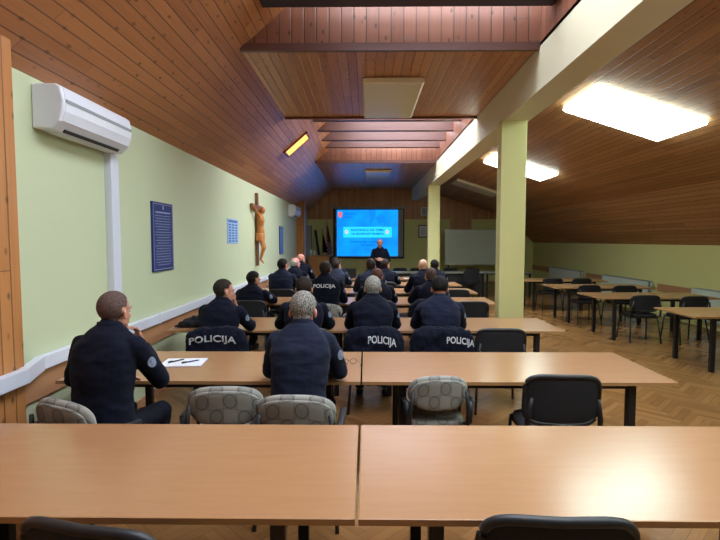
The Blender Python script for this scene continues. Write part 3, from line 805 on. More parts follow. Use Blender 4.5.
SEED = [0]
def make_person(label, loc, rot, look, J, jacket=NAVY, trousers=TROU, vox=.009, group=None, scale=1.0, text=None, patch=True, collar=True):
    """J: joints in local space; look: dict(hair material, style, skin, yaw, pitch, roll)"""
    SEED[0] += 1; sd = SEED[0]; r_ = random.Random(sd)
    t = thing('person', label, 'person', loc, math.radians(rot), group); t.scale = (scale,) * 3
    pel, ch, nk, hd = (V(J[k]) for k in ('pelvis', 'chest', 'neck', 'head'))
    lean = math.atan2(nk.y - pel.y, nk.z - pel.z)
    M = Matrix.Translation(hd) @ Matrix.Rotation(math.radians(look.get('yaw', 0)), 4, 'Z') @ Matrix.Rotation(math.radians(-look.get('pitch', 8)), 4, 'X') @ Matrix.Rotation(math.radians(look.get('roll', 0)), 4, 'Y')
    M = M @ Matrix.Scale(look.get('hs', 1.06), 4)
    def torso(bm, g, top=True, mid=0):
        w = J.get('w', 1.0)
        wa = pel.lerp(ch, .5)
        bl = V((0, -.02, 0))
        secs = [(pel + V((0, 0, -.10)), (.165 + g) * w, .11 + g, -lean * .3), (pel, (.18 + g) * w, .125 + g, -lean * .5), (wa + bl * .5, (.17 + g) * w, .118 + g, -lean), (wa.lerp(ch, .5) + bl, (.182 + g) * w, .125 + g, -lean),
                (ch + bl, (.195 + g) * w, .128 + g, -lean), (ch.lerp(nk, .42) + bl, (.185 + g) * w, .108 + g, -lean), (ch.lerp(nk, .75) + bl * .7, (.125 + g) * w, .085 + g, -lean), (ch.lerp(nk, .98), .075 + g, .066 + g * .5, -lean)]
        eloft(bm, secs)
    shs = {s: V(J['sh']) * 1 for s in (1, -1)}
    for s in (1, -1): shs[s] = V((s * J['sh'][0] * J.get('w', 1.0), J['sh'][1], J['sh'][2]))
    el = {1: V(J['elR']), -1: V(J['elL'])}; wr = {1: V(J['wrR']), -1: V(J['wrL'])}
    # continuous body
    bm = bmesh.new(); torso(bm, -.018)
    nb = M @ V((0, -.022, -.045)); capsule(bm, nk + V((0, -.005, -.05)), nb, .062, .056)
    head(bm, M)
    for s, k in ((1, 'R'), (-1, 'L')):
        capsule(bm, shs[s], el[s], .045, .036); capsule(bm, el[s], wr[s], .036, .026)
        hdir = J.get('hd' + k) or (wr[s] - el[s]); hn = J.get('hn' + k) or (0, 0, 1)
        hand(bm, wr[s] + (wr[s] - el[s]).normalized() * .01, hdir, hn, J.get('ht' + k, -s), J.get('curl' + k, .5))
        hp, kn, an = V((s * .09, pel.y, pel.z - .03)), V(J['kn' + k]), V(J['an' + k])
        capsule(bm, hp, kn, .07, .05); capsule(bm, kn, an, .048, .034)
    me = remesh(bm, vox, 3, .5); body = link('body', me, look.get('skin', SKIN), t, True)
    Mi = M.inverted()
    # hair: a shell lifted off the scalp
    st = look.get('style', 'short')
    if st != 'bald':
        hb = bmesh.new(); hb.from_mesh(me); hb.normal_update()
        kill = []; th = look.get('th', .006)
        val = {}
        for v in hb.verts:
            p = Mi @ v.co; val[v] = inhair(p, st) if p.length < .2 else 0
        for f in hb.faces:
            if min(val[v] for v in f.verts) <= 0: kill.append(f)
        for v in hb.verts: v.co = v.co + v.normal * (.0012 + th * val[v] * (1 + .35 * noise.noise(v.co * 60)))
        bmesh.ops.delete(hb, geom=kill, context='FACES')
        hm = bpy.data.meshes.new('hair'); hb.to_mesh(hm); hb.free(); hm.materials.clear()
        for p in hm.polygons: p.use_smooth = True
        link('hair', hm, look['hair'], t, True)
    if look.get('face', True):
        bm = bmesh.new(); ell(bm, (0, .0975, -.064), (.023, .008, .0062), M); obj('lips', bm, LIPS, t, True)
        for s in (-1, 1):
            bm = bmesh.new(); ell(bm, (s * .031, .083, .004), (.012, .010, .006), M); ey_ = obj('eye', bm, EYE, t, True)
            bm = bmesh.new(); ell(bm, (s * .031, .0905, .003), (.0048, .0035, .0048), M); obj('iris', bm, BLACK, ey_, True)
            bm = bmesh.new(); capsule(bm, M @ V((s * .018, .094, .026)), M @ V((s * .046, .088, .028)), .004, .003, 8); obj('eyebrow', bm, look.get('hair', H_GREY), t, True)
    # jacket
    bm = bmesh.new(); torso(bm, .012)
    for s in (1, -1):
        ell(bm, shs[s] + V((-s * .016, 0, -.008)), (.070, .070, .066))
        m_ = shs[s].lerp(el[s], .5)
        capsule(bm, shs[s], m_, .072, .064); capsule(bm, m_, el[s], .064, .058); capsule(bm, el[s], el[s].lerp(wr[s], .9), .056, .040)
        capsule(bm, ch.lerp(nk, .78) + V((s * .045, -.008, 0)), shs[s] + V((-s * .03, 0, .0)), .062, .060)
    if collar:
        cb = nk + V((0, -.008, -.012))
        capsule(bm, ch.lerp(nk, .7), cb, .085, .067)
    me = remesh(bm, max(vox, .009), 5, .6); ruffle(me, .008, 5.5, sd, (1, 1, 1.5)); ruffle(me, .0022, 17, sd + 9, (.6, .6, 1.6))
    jk = link('jacket', me, jacket, t, True)
    if collar:
        bm = bmesh.new(); n = 28; u = V((0, math.sin(lean), math.cos(lean)))
        R_ = Matrix.Rotation(-lean * .8, 3, 'X'); rings = []
        for rr, z in ((.070, -.035), (.073, .0), (.071, .028), (.064, .030), (.062, .0), (.06, -.035)):
            rings.append([nk + V((0, -.006, .0)) + R_ @ V((rr * math.cos(2 * PI * k / n) * 1.02, rr * math.sin(2 * PI * k / n), z - .012 * (math.sin(2 * PI * k / n) > .3))) for k in range(n)])
        loft(bm, rings + [rings[0]], closed=False); obj('collar', bm, jacket, jk, True)
    if text:
        wrap_text(text[0], me, jk, text[1], text[2], text[3], text[4], bend=.25)
    if patch:
        tr = bvh_of(me); s = 1
        a = shs[s].lerp(el[s], .38); d = (el[s] - shs[s]).normalized()
        out = V((1, -.55, .1)).normalized(); out = (out - d * out.dot(d)).normalized(); sd_ = d.cross(out).normalized()
        bm = bmesh.new(); pts = []
        for k in range(16):
            an = 2 * PI * k / 16; q = a + out * .25 + sd_ * .030 * math.cos(an) - d * .036 * math.sin(an)
            h = tr.ray_cast(q, -out)
            pts.append((h[0] if h[0] else a + out * .07) + out * .003)
        c = sum(pts, V()) / 16 + out * .002; cv = bm.verts.new(c); vs = [bm.verts.new(p) for p in pts]
        for k in range(16): bm.faces.new((vs[k], vs[(k + 1) % 16], cv))
        obj('shoulder_patch', bm, PATCH, jk)
    # trousers and shoes
    bm = bmesh.new(); eloft(bm, [(pel + V((0, 0, -.11)), .165, .125, 0), (pel, .18, .13, 0), (pel + V((0, 0, .06)), .17, .12, 0)])
    for s, k in ((1, 'R'), (-1, 'L')):
        hp, kn, an = V((s * .09, pel.y, pel.z - .03)), V(J['kn' + k]), V(J['an' + k])
        capsule(bm, hp, kn, .088, .068); capsule(bm, kn, an + (kn - an).normalized() * .02, .066, .052)
    me = remesh(bm, .014, 3); ruffle(me, .005, 12, sd + 3); link('trousers', me, trousers, t, True)
    for s, k in ((1, 'R'), (-1, 'L')):
        an = V(J['an' + k]); bm = bmesh.new(); fd = V(J.get('foot', (0, 1, 0)))
        A = V((an.x, an.y, .045)); capsule(bm, A - fd * .05, A + fd * .04, .044, .044); capsule(bm, A + fd * .04 + V((0, 0, -.004)), A + fd * .15 + V((0, 0, -.008)), .042, .036)
        capsule(bm, A, V(an) + V((0, 0, .03)), .042, .04)
        me = remesh(bm, .012, 2)
        for v in me.vertices: v.co.z = max(v.co.z, .002)
        link('shoe', me, SHOE, t, True)
    return t
EYE = plain('eye_white', (.42, .36, .33), .3); LIPS = plain('lip_skin', (.34, .13, .11), .5); PATCH = plain('embroidered_patch', (.20, .24, .33), .7, var=.5, scale=70)

def seated(lean=.16, top=1.36, table=.33, arms='table', w=1.0, spread=0, turn=0, dx=0):
    """seated at a table whose edge is 'table' metres ahead of the hips"""
    sz = top - .285                    # shoulder height
    y1 = lean
    J = dict(pelvis=(0, 0, .56), chest=(0, y1 * .62, sz - .11), neck=(0, y1 + .005, sz + .080), head=(dx, y1 + .035, top - .128), sh=(.182, y1 * .95, sz - .045), w=w)
    ey = table + .02
    for s, k in ((1, 'R'), (-1, 'L')):
        J['el' + k] = (s * (.265 + spread), min(y1 * .95 + .20, ey), .80)
        J['wr' + k] = (s * .10, ey + .20, .775)
        J['kn' + k] = (s * .13, .43, .53); J['an' + k] = (s * .14, .38, .09)
        J['hn' + k] = (0, 0, 1)
    if arms == 'low':
        for s, k in ((1, 'R'), (-1, 'L')):
            J['el' + k] = (s * .26, y1 * .6 + .05, .78); J['wr' + k] = (s * .12, .27, .66)
    return J

def P(label, x, y, rot, look, J, **kw):
    ny = {4.78: 4.95, 4.80: 4.95, 6.98: 7.12, 6.85: 7.08, 7.0: 7.12, 6.95: 7.12, 8.52: 8.70, 8.55: 8.70, 10.0: 10.18, 11.6: 11.83}.get(y, y)
    x, y = x * ny / y, ny
    return make_person(label, (x, y, 0), rot, look, J, group='uniformed men seated at the tables', **kw)

# man with chin on hand, second row
J = seated(.10, 1.372, .34, w=.93)
J['elR'] = (.225, .27, .80); J['wrR'] = (.095, .285, 1.02); J['hdR'] = (-.25, -.15, 1.0); J['hnR'] = (.55, .8, .1); J['htR'] = 1; J['curlR'] = .9
J['elL'] = (-.27, .12, .83); J['wrL'] = (-.13, .36, .775)
J['head'] = (-.0, .15, 1.248)
P('person in navy jacket resting chin on hand, beside the wall in the second row', -1.595, 2.88, -8, dict(hair=H_BUZZ, style='short', th=.002, yaw=-6, pitch=4), J, vox=.006)
J = seated(.20, 1.345, .28, w=.93, spread=-.03)
P('person with salt-and-pepper hair in blue-black jacket leaning on the second table', -.43, 3.03, -2, dict(hair=H_SALT, th=.008, pitch=22, skin=SKIN_P), J, jacket=NAVY2, vox=.006)
# third row
J = seated(.14, 1.275, .25)
J['elR'] = (.25, .28, .79); J['wrR'] = (.10, .28, .97); J['hdR'] = (-.3, -.1, 1.0); J['hnR'] = (.5, .8, .1); J['htR'] = 1; J['curlR'] = .9; J['head'] = (.01, .17, 1.155)
P('person in navy jacket with hand at face, by the wall in the third row', -1.475, 4.78, -8, dict(hair=H_BROWN, th=.004, yaw=-42, pitch=8), J, vox=.0075)
P('person with dark brown hair directly behind the salt-and-pepper head', -.62, 4.80, 4, dict(hair=H_BROWN, th=.006, pitch=12), seated(.16, 1.305, .25, w=.96))
P('person with short grey hair in the middle of the third row', .07, 4.78, 0, dict(hair=H_GREY, th=.006, pitch=14), seated(.15, 1.315, .25, w=1.0, spread=-.02), vox=.008)
P('person with black hair and shaved sides, third row on column side', .74, 4.78, -2, dict(hair=H_BLACK, style='fade', th=.007, pitch=10), seated(.14, 1.315, .25, w=.97, spread=-.02), jacket=NAVY2, vox=.008)
# fourth row
P('person with black hair seated low beside the wall in the fourth row', -1.69, 6.98, -14, dict(hair=H_BLACK, th=.008, yaw=-25, pitch=10), seated(.14, 1.225, .28, w=1.05))
P('person wearing the jacket lettered across the shoulders', -.58, 6.85, 0, dict(hair=H_BROWN, th=.006, style='crown', pitch=6, yaw=-10), seated(.12, 1.385, .28, w=1.08), text=('POLICIJA', .32, .066, .0, 1.035))
P('person with thinning reddish hair behind the grey-haired man', .16, 7.0, 0, dict(hair=H_RED, th=.003, style='crown', pitch=10, skin=SKIN_P), seated(.15, 1.275, .28, w=1.05))
P('person with cropped brown hair, fourth row on column side', .97, 6.95, 8, dict(hair=H_BUZZ, th=.003, pitch=12), seated(.16, 1.28, .28, w=1.05))
# fifth row
P('person with black hair in plain navy jacket, fifth row by the wall', -1.50, 8.52, -10, dict(hair=H_BLACK, th=.008, yaw=-20, pitch=6), seated(.12, 1.355, .27, w=1.03), jacket=NAVY2)
P('person with brown hair and slate blue jacket, fifth row', .10, 8.55, 5, dict(hair=H_BROWN, th=.008, pitch=6), seated(.13, 1.355, .27, w=1.0), jacket=SLATE)
P('bald person seated in the fifth row in front of the far column', 1.05, 8.52, 12, dict(style='bald', skin=SKIN_L, pitch=8, yaw=-8), seated(.15, 1.345, .27, w=1.05))
# sixth and seventh rows
P('person with white hair ring beside the wall in the sixth row', -1.50, 10.0, -12, dict(hair=H_WHITE, style='ring', th=.006, skin=SKIN_P, yaw=-30, pitch=8), seated(.13, 1.32, .27))
P('person with brown hair leaning beside the lettered jacket, sixth row', -.64, 10.0, -10, dict(hair=H_BROWN, th=.006, yaw=-25), seated(.14, 1.275, .27), jacket=SLATE)
P('person with dark hair in profile under the presenter, sixth row', .38, 10.0, -8, dict(hair=H_BROWN, th=.007, yaw=-35, skin=SKIN_P), seated(.14, 1.285, .27))
P('person with black hair in front of the far column, sixth row', 1.42, 10.0, 0, dict(hair=H_BLACK, th=.007), seated(.14, 1.28, .27))
P('pink bald person beside the wall in the last row', -1.60, 11.6, -14, dict(style='bald', skin=SKIN_P, yaw=-25), seated(.13, 1.355, .27))
P('person with dark hair in the last row before the wooden cabinet', -.74, 11.6, -6, dict(hair=H_BROWN, th=.007, yaw=-20), seated(.14, 1.27, .27), jacket=SLATE)

# presenter, standing and looking down at his hands
J = dict(pelvis=(0, 0, .96), chest=(0, .0, 1.28), neck=(0, .03, 1.485), head=(0, .075, 1.60), sh=(.175, 0, 1.38), w=.93,
         elR=(.25, .0, 1.13), elL=(-.25, .0, 1.13), wrR=(.09, .23, 1.17), wrL=(-.09, .24, 1.15), hdR=(-1, .35, .1), hdL=(1, .35, .0), hnR=(0, .8, .6), hnL=(0, .8, .6), htR=1, htL=-1,
         knR=(.10, .01, .52), knL=(-.10, .01, .52), anR=(.11, 0, .09), anL=(-.11, 0, .09))
make_person('standing person in black jacket looking down at hands before the screen', (.40, 14.0, 0), 176, dict(hair=H_GREY, style='ring', th=.004, pitch=28, face=True, skin=SKIN), J, vox=.0065)

# ------------------------------------------------------------------ jackets over chair backs
def hung(label, x, y, rot, w, top, text, seed):
    t = thing('hanging_jacket', label, 'jacket', (x, y, 0), math.radians(rot), 'police jackets hung over chair backs')
    bm = bmesh.new()
    eloft(bm, [((0, .02, .30), w * .36, .07, 0), ((0, .01, .42), w * .42, .085, 0), ((0, 0, .57), w * .46, .095, 0), ((0, -.0, top - .15), w * .47, .095, 0), ((0, -.01, top - .08), w * .45, .085, 0), ((0, -.01, top - .035), w * .40, .075, 0), ((0, -.01, top), w * .28, .055, 0)], p=2.6)
    for s in (-1, 1): capsule(bm, (s * w * .38, 0, top - .13), (s * w * .44, .04, .40), .055, .045)
    me = remesh(bm, .011, 5, .6); ruffle(me, .013, 8, seed, (1.3, 1, .8)); ruffle(me, .005, 22, seed + 4)
    b = link('cloth', me, NAVY, t, True)
    bm = bmesh.new(); n = 18
    tube(bm, [(.055 * math.cos(PI * k / 9), -.035 + .03 * math.sin(PI * k / 9), top + .004) for k in range(10)], .012, 8); obj('collar', bm, NAVY, t, True)
    if text: wrap_text('POLICIJA', me, t, text[0], text[1], text[2], text[3], bend=text[4], slant=text[5])
hung('lettered jacket hanging behind the man by the wall with hand at face', -1.45, 4.70, 3, .62, .85, (.45, .085, -.02, .755, .6, .02), 31)
hung('lettered jacket hanging behind the short-grey-haired man', .075, 4.70, 0, .60, .855, (.27, .095, .08, .745, 1.2, -.12), 47)
hung('lettered jacket hanging beside the empty black chair, third row', .74, 4.70, 0, .66, .852, (.27, .085, .16, .74, 1.0, -.16), 58)
hung('plain navy jacket hanging in the fourth row behind the cropped-haired man', .88, 6.82, 2, .56, .86, None, 66)

# ------------------------------------------------------------------ things on the tables
TZ = .731
t = thing('notebook', 'white open notebook lying on the second table beside the chin-resting man', 'notebook', (-1.43, 3.80, TZ), .08)
obj('page_block', B(((-.17, -.12, 0), (.15, .13, .006))), PAPER, t); obj('cover', B(((-.172, -.122, -.001), (.153, .132, .0))), BLUEP, t)
obj('top_sheet', B(((-.165, -.115, .0065), (.14, .122, .0075))), PAPER, t)
def pen(x, y, r, label, m):
    t = thing('pen', label, 'pen', (x, y, TZ + .013), r, 'pens on the notebook')
    bm = bmesh.new(); tube(bm, [(-.07, 0, 0), (.055, 0, 0), (.07, 0, 0)], [.0055, .0055, .0015]); obj('barrel', bm, m, t, True)
    bm = bmesh.new(); tube(bm, [(-.075, 0, 0), (-.03, 0, 0)], .0062); tube(bm, [(-.07, 0, .008), (-.035, 0, .008)], .0012); obj('cap', bm, BLACK, t, True)
pen(-1.50, 3.82, .95, 'black pen lying across the notebook nearer the wall', BLACK); pen(-1.38, 3.80, .75, 'dark blue pen in the middle of the notebook', BLUEP)
t = thing('beret', 'crumpled black cap and gloves bundle on the third table near the wall', 'cap', (-1.93, 5.42, TZ))
bm = bmesh.new(); ell(bm, (0, 0, .045), (.13, .10, .05)); ell(bm, (.08, .03, .07), (.07, .06, .05)); ell(bm, (-.09, -.03, .03), (.07, .05, .032)); ell(bm, (.03, -.02, .09), (.05, .05, .035))
me = remesh(bm, .007, 2); ruffle(me, .012, 18, 3)
for v in me.vertices: v.co.z = max(v.co.z, 0)
link('crown', me, BLK_CLOTH, t, True)
bm = bmesh.new()
for k in range(4): capsule(bm, (-.12, -.03 + .02 * k, .015), (-.19, -.05 + .026 * k, .012), .012, .010)
link('glove_fingers', remesh(bm, .005, 1), BLK_CLOTH, t, True)
t = thing('eyeglasses', 'thin dark eyeglasses lying beside the salt-and-pepper man', 'glasses', (-.13, 3.78, TZ), .3)
bm = bmesh.new()
for s in (-1, 1): tube(bm, [(s * .033 + .026 * math.cos(2 * PI * k / 16), 0, .022 + .02 * math.sin(2 * PI * k / 16)) for k in range(17)], .0016, 6)
tube(bm, [(-.008, 0, .027), (.008, 0, .027)], .0016, 6); obj('rim', bm, BLACK, t, True)
for s in (-1, 1):
    bm = bmesh.new(); tube(bm, [(s * .06, 0, .028), (s * .062, -.08, .026), (s * .06, -.13, .004)], .0016, 6); obj('temple', bm, BLACK, t, True)
t = thing('laptop', 'open black laptop on the last row table near the cabinet', 'laptop', (-.42, 12.45, TZ), .0)
obj('keyboard_base', B(((-.17, -.12, 0), (.17, .12, .018))), BLACK, t, bevel=.003)
bm = bmesh.new(); box(bm, (-.17, 0, 0), (.17, .012, .24), Matrix.Translation((0, -.12, .02)) @ Matrix.Rotation(.18, 4, 'X')); obj('display_lid', bm, BLACK, t, bevel=.003)
t = thing('cup', 'small black cup on the last row table by the aisle joint', 'cup', (-.15, 12.3, TZ))
bm = bmesh.new(); n = 20
loft(bm, [[V((r * math.cos(2 * PI * k / n), r * math.sin(2 * PI * k / n), z)) for k in range(n)] for r, z in ((.028, 0), (.038, .09), (.034, .09), (.026, .008))]); obj('vessel', bm, BLACK, t, True)
bm = bmesh.new(); tube(bm, [(.036, 0, .075), (.058, 0, .07), (.058, 0, .03), (.031, 0, .02)], .005); obj('handle', bm, BLACK, t, True)
def paper(name, label, x, y, r, w=.21, h=.297):
    bm = bmesh.new(); n = 6
    g = [[bm.verts.new((-w / 2 + w * i / n, -h / 2 + h * j / n, .002 + .004 * (i / n) ** 3)) for j in range(n + 1)] for i in range(n + 1)]
    for i in range(n):
        for j in range(n): bm.faces.new((g[i][j], g[i + 1][j], g[i + 1][j + 1], g[i][j + 1]))
    bmesh.ops.solidify(bm, geom=bm.faces, thickness=.001)
    o = obj(name, bm, PAPER); o.location = (x, y, TZ + .001); o.rotation_euler = (0, 0, r); tag(o, label, 'paper')
paper('paper_sheet', 'white paper sheets on the last row table, column side', 1.18, 12.4, .1, .42, .30)

# ------------------------------------------------------------------ far end of the room
YS = YB - .06
# projection screen
def screen():
    t = thing('projection_screen', 'large projection screen showing a blue slide on the back wall', 'projection screen', (0, YS, 0))
    x0, x1, z0, z1 = -1.30, 1.51, .97, 2.93
    obj('screen_cloth', B(((x0, -.005, z0), (x1, .01, z1))), SCRG, t)
    obj('border', B(((x0, -.012, z0), (x0 + .10, -.006, z1)), ((x1 - .05, -.012, z0), (x1, -.006, z1)), ((x0, -.012, z0), (x1, -.006, z0 + .07)), ((x0, -.012, z1 - .03), (x1, -.006, z1))), BLACK, t)
    obj('roller_case', B(((x0 - .06, -.05, z1), (x1 + .06, .02, z1 + .08))), GREYP, t, bevel=.015)
    m, nt, b = newmat('projected_blue_slide')
    tc = N(nt, 'ShaderNodeTexCoord'); mp = N(nt, 'ShaderNodeMapping'); mp.inputs['Scale'].default_value = (1.6, 1, 1.6); nt.links.new(tc.outputs['Object'], mp.inputs[0])
    no = N(nt, 'ShaderNodeTexNoise', i_Scale=1.0, i_Detail=2.0); nt.links.new(mp.outputs[0], no.inputs['Vector'])
    f = math_(nt, 'MULTIPLY', math_(nt, 'SUBTRACT', no.outputs[0], .3), 2.4, clamp=True)
    nt.links.new(mix(nt, f, (.0, .30, 1.0), (.0, .17, .85)), b.inputs['Emission Color']); b.inputs['Emission Strength'].default_value = SCREEN
    b.inputs['Base Color'].default_value = (.02, .03, .05, 1)
    s = obj('slide', B(((-1.15, -.010, 1.065), (1.26, -.006, 2.885))), m, t)
    def E(n, c, k=1.0): return emit(n, c, SCREEN * k, (.02, .02, .02))
    EB = E('slide_banner_cyan', (.02, .55, 1.0)); ET = E('slide_dark_text', (.0, .10, .42)); ER = E('slide_red', (.75, .12, .10)); EW = E('slide_white', (.6, .8, 1.0)); ES = E('slide_shape', (.0, .19, .72))
    for pts in ([(.10, 2.88), (.40, 2.88), (.35, 2.6), (.25, 2.45), (.12, 2.3), (.16, 2.6)], [(.34, 2.55), (.55, 2.72), (.72, 2.66), (.80, 2.35), (.66, 2.42), (.50, 2.30), (.44, 2.48)], [(-.1, 1.4), (.2, 1.35), (.3, 1.2), (.0, 1.25)]):
        bm = bmesh.new(); loft(bm, [[V((x, -.0105, z)) for x, z in pts], [V((x, -.010, z)) for x, z in pts]]); obj('map_shape', bm, ES, s)
    obj('banner', B(((-.90, -.0125, 1.80), (1.02, -.0106, 2.22))), EB, s)
    def tx(st, size, x, z, m_, y=-.014):
        me = textmesh(st, size, .004, .0004)
        for v in me.vertices: v.co = V((v.co.x + x, y, v.co.y + z))
        link('slide_text', me, m_, s)
    tx('RADIONICA NA TEMU', .13, .06, 2.09, ET); tx('NA SIGURNOSTI PROMETA', .105, .06, 1.94, ET)
    tx('Hrvatska policija - stručni skup', .10, .0, 1.63, ET, -.012); tx('u Ravnateljstvu', .09, .05, 1.50, ET, -.012)
    tx('REPUBLIKA HRVATSKA', .045, -.62, 2.72, ET, -.012); tx('MINISTARSTVO', .045, -.68, 2.60, ET, -.012)
    bm = bmesh.new(); loft(bm, [[V((x, -.013, z)) for x, z in ((-1.10, 2.80), (-.94, 2.80), (-.95, 2.62), (-1.03, 2.56), (-1.08, 2.64))], [V((x, -.0108, z)) for x, z in ((-1.10, 2.80), (-.94, 2.80), (-.95, 2.62), (-1.03, 2.56), (-1.08, 2.64))]]); obj('crest', bm, ER, s)
    for x in (-.77, .84):
        for k, (m_, r) in enumerate(((EW, .095), (ER, .07), (EB, .035))):
            bm = bmesh.new(); q = [(x - r * .8, 2.02), (x, 2.02 - r), (x + r * .8, 2.02), (x, 2.02 + r)]; loft(bm, [[V((a, -.0135 - .001 * k, b_)) for a, b_ in q], [V((a, -.0128, b_)) for a, b_ in q]]); obj('emblem', bm, m_, s)
SCREEN = 1.0
screen()
# framed coat of arms
t = thing('framed_emblem', 'framed checkered coat of arms between screen and far column', 'framed picture', (2.07, YS + .03, 1.80))
obj('frame', B(((0, -.02, 0), (.37, .02, .035)), ((0, -.02, .455), (.37, .02, .49)), ((0, -.02, .035), (.035, .02, .455)), ((.335, -.02, .035), (.37, .02, .455))), BLACK, t)
obj('mount', B(((.035, -.008, .035), (.335, .015, .455))), PAPER, t)
bm = bmesh.new()
REDC = plain('checker_red', (.35, .05, .05), .5)
for i in range(5):
    for j in range(6):
        if (i + j) % 2 == 0: box(bm, (.085 + i * .04, -.012, .10 + j * .04), (.125 + i * .04, -.0085, .14 + j * .04))
obj('shield', bm, GREYP, t)
bm = bmesh.new()
for i in range(5): box(bm, (.09 + i * .04, -.012, .36), (.12 + i * .04, -.0085, .40))
obj('crown', bm, GREYP, t)
t = thing('loudspeaker', 'small white loudspeaker box on the boarded wall above the emblem', 'loudspeaker', (2.17, YS - .13, 2.67))
obj('cabinet', B(((0, 0, 0), (.20, .17, .31))), WHITE, t, bevel=.01); obj('grille', B(((.015, -.006, .02), (.185, 0, .27))), GREYP, t)
# whiteboard on stand
t = thing('whiteboard', 'wide whiteboard with faint writing standing behind the front desk', 'whiteboard', (2.98, 18.4, 0))
obj('board', B(((0, 0, .80), (2.15, .03, 2.07))), WB, t)
obj('frame', B(((-.02, -.01, .78), (2.17, .04, .80)), ((-.02, -.01, 2.07), (2.17, .04, 2.09)), ((-.02, -.01, .80), (0, .04, 2.07)), ((2.15, -.01, .80), (2.17, .04, 2.07))), ALU, t)
obj('pen_tray', B(((.1, -.07, .765), (2.05, -.01, .785))), ALU, t)
bm = bmesh.new(); r = random.Random(5)
for x0, rows in ((.30, 4), (1.3, 4)):
    for j in range(rows):
        x = x0 + r.uniform(0, .15)
        for k in range(r.randint(4, 8)):
            z = 1.80 - j * .12 + r.uniform(-.01, .01); tube(bm, [(x, -.002, z), (x + .02, -.002, z + .025), (x + .035, -.002, z - .01)], .0025, 4); x += .055
obj('marker_scribble', bm, GREYP, t)
for x in (.12, 2.03):
    bm = bmesh.new(); box(bm, (x - .02, .04, .06), (x + .02, .07, 2.0)); obj('post', bm, BLACKM, t)
    bm = bmesh.new(); box(bm, (x - .02, -.28, .03), (x + .02, .36, .06)); obj('foot', bm, BLACKM, t)
# lectern cabinet
t = thing('cabinet', 'orange wooden lectern cabinet beside the far wooden post', 'cabinet', (-2.04, 17.3, 0))
obj('carcass', B(((0, .02, .04), (.74, .5, 1.12))), LECT, t, bevel=.004); obj('top_board', B(((-.02, -.02, 1.12), (.76, .52, 1.15))), LECT, t)
for k in (0, 1):
    d = obj('door', B(((.01 + k * .365, 0, .08), (.37 + k * .365, .018, 1.10))), LECT, t, bevel=.003)
    obj('knob', B(((.32 + k * .08, -.02, .62), (.34 + k * .08, 0, .64))), ALU, d)
obj('plinth', B(((.02, .03, 0), (.72, .48, .04))), BLACK, t)
def bottle(x, y, label, h):
    t = thing('bottle', label, 'bottle', (x, y, 1.15), 0, 'white bottles on the cabinet'); n = 16
    def L_(prof): 
        bm = bmesh.new(); loft(bm, [[V((r * math.cos(2 * PI * k / n), r * math.sin(2 * PI * k / n), z)) for k in range(n)] for r, z in prof]); return bm
    obj('vessel', L_([(.03, 0), (.034, .01), (.034, h * .7), (.014, h * .86), (.014, h * .95)]), WHITE, t, True); obj('cap', L_([(.016, h * .93), (.016, h)]), WHITE, t, True)
bottle(-1.97, 17.5, 'white bottle on the cabinet right against the post', .22); bottle(-1.84, 17.5, 'white bottle on the cabinet in front of the leaning board', .20)
t = thing('leaning_board', 'narrow dark grey panel standing behind the cabinet', 'board', (-2.25, 18.3, 0))
obj('panel', B(((.0, 0, 0), (.20, .05, 2.25))), GREYP, t); obj('edge_strip', B(((.20, -.005, 0), (.22, .055, 2.25))), BLACK, t)
t = thing('plank', 'slanting dark plank leaning in the back corner', 'plank', (-1.66, 18.9, 0))
bm = bmesh.new(); M = Matrix.Rotation(-.11, 4, 'Y'); box(bm, (-.05, 0, .0), (.05, .04, 2.1), Matrix.Rotation(-.14, 4, 'Y')); obj('shaft', bm, BLACKM, t)
# flags
def flag(label, x, y, m, zt, zb, w, seed):
    t = thing('flag', label, 'flag', (x, y, 0), 0, 'flags on poles beside the screen')
    bm = bmesh.new(); tube(bm, [(0, 0, .03), (0, 0, zt + .12)], .014); obj('pole', bm, LECT, t, True)
    bm = bmesh.new(); ell(bm, (0, 0, zt + .15), (.03, .03, .04)); obj('finial', bm, ALU, t, True)
    bm = bmesh.new(); tube(bm, [(0, 0, 0), (0, 0, .03), (0, 0, .05)], [.16, .16, .03], 20); obj('base', bm, BLACKM, t, True)
    n, k = 30, 26; bm = bmesh.new(); g = []
    for j in range(k + 1):
        z = zt - (zt - zb) * j / k; row = []; ww = w * (.25 + .75 * min(1, j / k * 1.3))
        for i in range(n + 1):
            u = i / n; row.append(bm.verts.new((.012 + ww * (u * .55), .05 * math.sin(u * 17 + seed + j * .06) * (.4 + .6 * j / k), z - .10 * u * (1 - j / k))))
        g.append(row)
    for j in range(k):
        for i in range(n): bm.faces.new((g[j][i], g[j][i + 1], g[j + 1][i + 1], g[j + 1][i]))
    bmesh.ops.solidify(bm, geom=bm.faces, thickness=.004); obj('cloth', bm, m, t, True)
m, nt, b = newmat('red_white_checkered_flag_cloth')
tc = N(nt, 'ShaderNodeTexCoord'); ck = N(nt, 'ShaderNodeTexChecker', i_Scale=14.0); ck.inputs[1].default_value = (.35, .02, .06, 1); ck.inputs[2].default_value = (.5, .45, .5, 1)
mp = N(nt, 'ShaderNodeMapping'); mp.inputs['Scale'].default_value = (1, .02, 1); mp.inputs['Location'].default_value = (0, .005, 0)
nt.links.new(tc.outputs['Object'], mp.inputs[0]); nt.links.new(mp.outputs[0], ck.inputs['Vector'])
s_ = N(nt, 'ShaderNodeSeparateXYZ'); nt.links.new(tc.outputs['Object'], s_.inputs[0])
f = math_(nt, 'LESS_THAN', s_.outputs[2], 1.62)
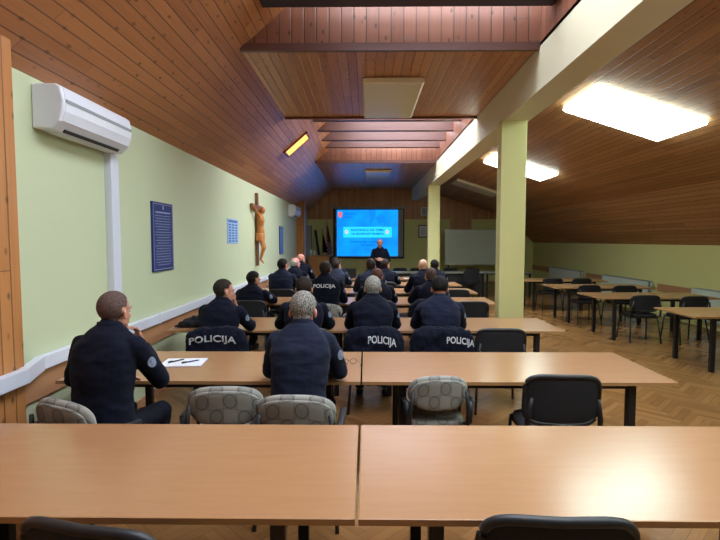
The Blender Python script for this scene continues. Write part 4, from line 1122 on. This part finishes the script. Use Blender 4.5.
nt.links.new(mix(nt, f, (.22, .02, .06), ck.outputs[0]), b.inputs['Base Color']); b.inputs['Roughness'].default_value = .7
FLAGR = m
flag('dark red flag with checkered lower part beside the screen', -1.52, 19.0, FLAGR, 2.30, 1.12, .36, 1)
flag('dark blue-black flag furled beside the checkered flag', -1.66, 18.7, NAVY, 1.95, 1.22, .30, 4)
t = thing('office_chair', 'grey upholstered chair back showing beside the cabinet', 'chair', (-1.18, 17.2, 0), math.radians(180))
bm = pad(.34, .42, .06, .03, 3); xf(bm, Matrix.Translation((0, -.2, .93))); obj('backrest', bm, SLATE, t, True)
bm = bmesh.new(); ell(bm, (0, .02, .5), (.22, .22, .05)); obj('seat', bm, SLATE, t, True)
bm = bmesh.new(); tube(bm, [(0, 0, .1), (0, 0, .47)], .03); obj('column', bm, BLACKM, t, True)
for k in range(5):
    a = 2 * PI * k / 5; bm = bmesh.new(); tube(bm, [(0, 0, .11), (.26 * math.cos(a), .26 * math.sin(a), .05), (.26 * math.cos(a), .26 * math.sin(a), 0.005)], [.025, .018, .02]); obj('leg', bm, BLACKM, t, True)
bm = bmesh.new(); tube(bm, [(0, -.05, .47), (0, -.22, .55), (0, -.23, .85)], .015); obj('back_support', bm, BLACKM, t, True)

# ------------------------------------------------------------------ light, camera
w = bpy.data.worlds.new('World'); sc.world = w; w.use_nodes = True
w.node_tree.nodes['Background'].inputs[0].default_value = (.55, .65, .8, 1); w.node_tree.nodes['Background'].inputs[1].default_value = .3

cam = bpy.data.cameras.new('camera'); co = bpy.data.objects.new('camera', cam); C.objects.link(co)
cam.sensor_width = 36; cam.lens = 490 / 720 * 36; cam.clip_start = .05; cam.clip_end = 100
co.location = (0, 0, 1.70); co.rotation_euler = (math.radians(90) - math.atan(30 / 490), 0, math.atan(6 / 490))
sc.camera = co
vs = sc.view_settings; vs.view_transform = 'Standard'; vs.look = 'None'; vs.gamma = 1; vs.use_curve_mapping = False; vs.exposure = 0.6
sc.cycles.use_denoising = True
sc.cycles.max_bounces = 8; sc.cycles.diffuse_bounces = 5
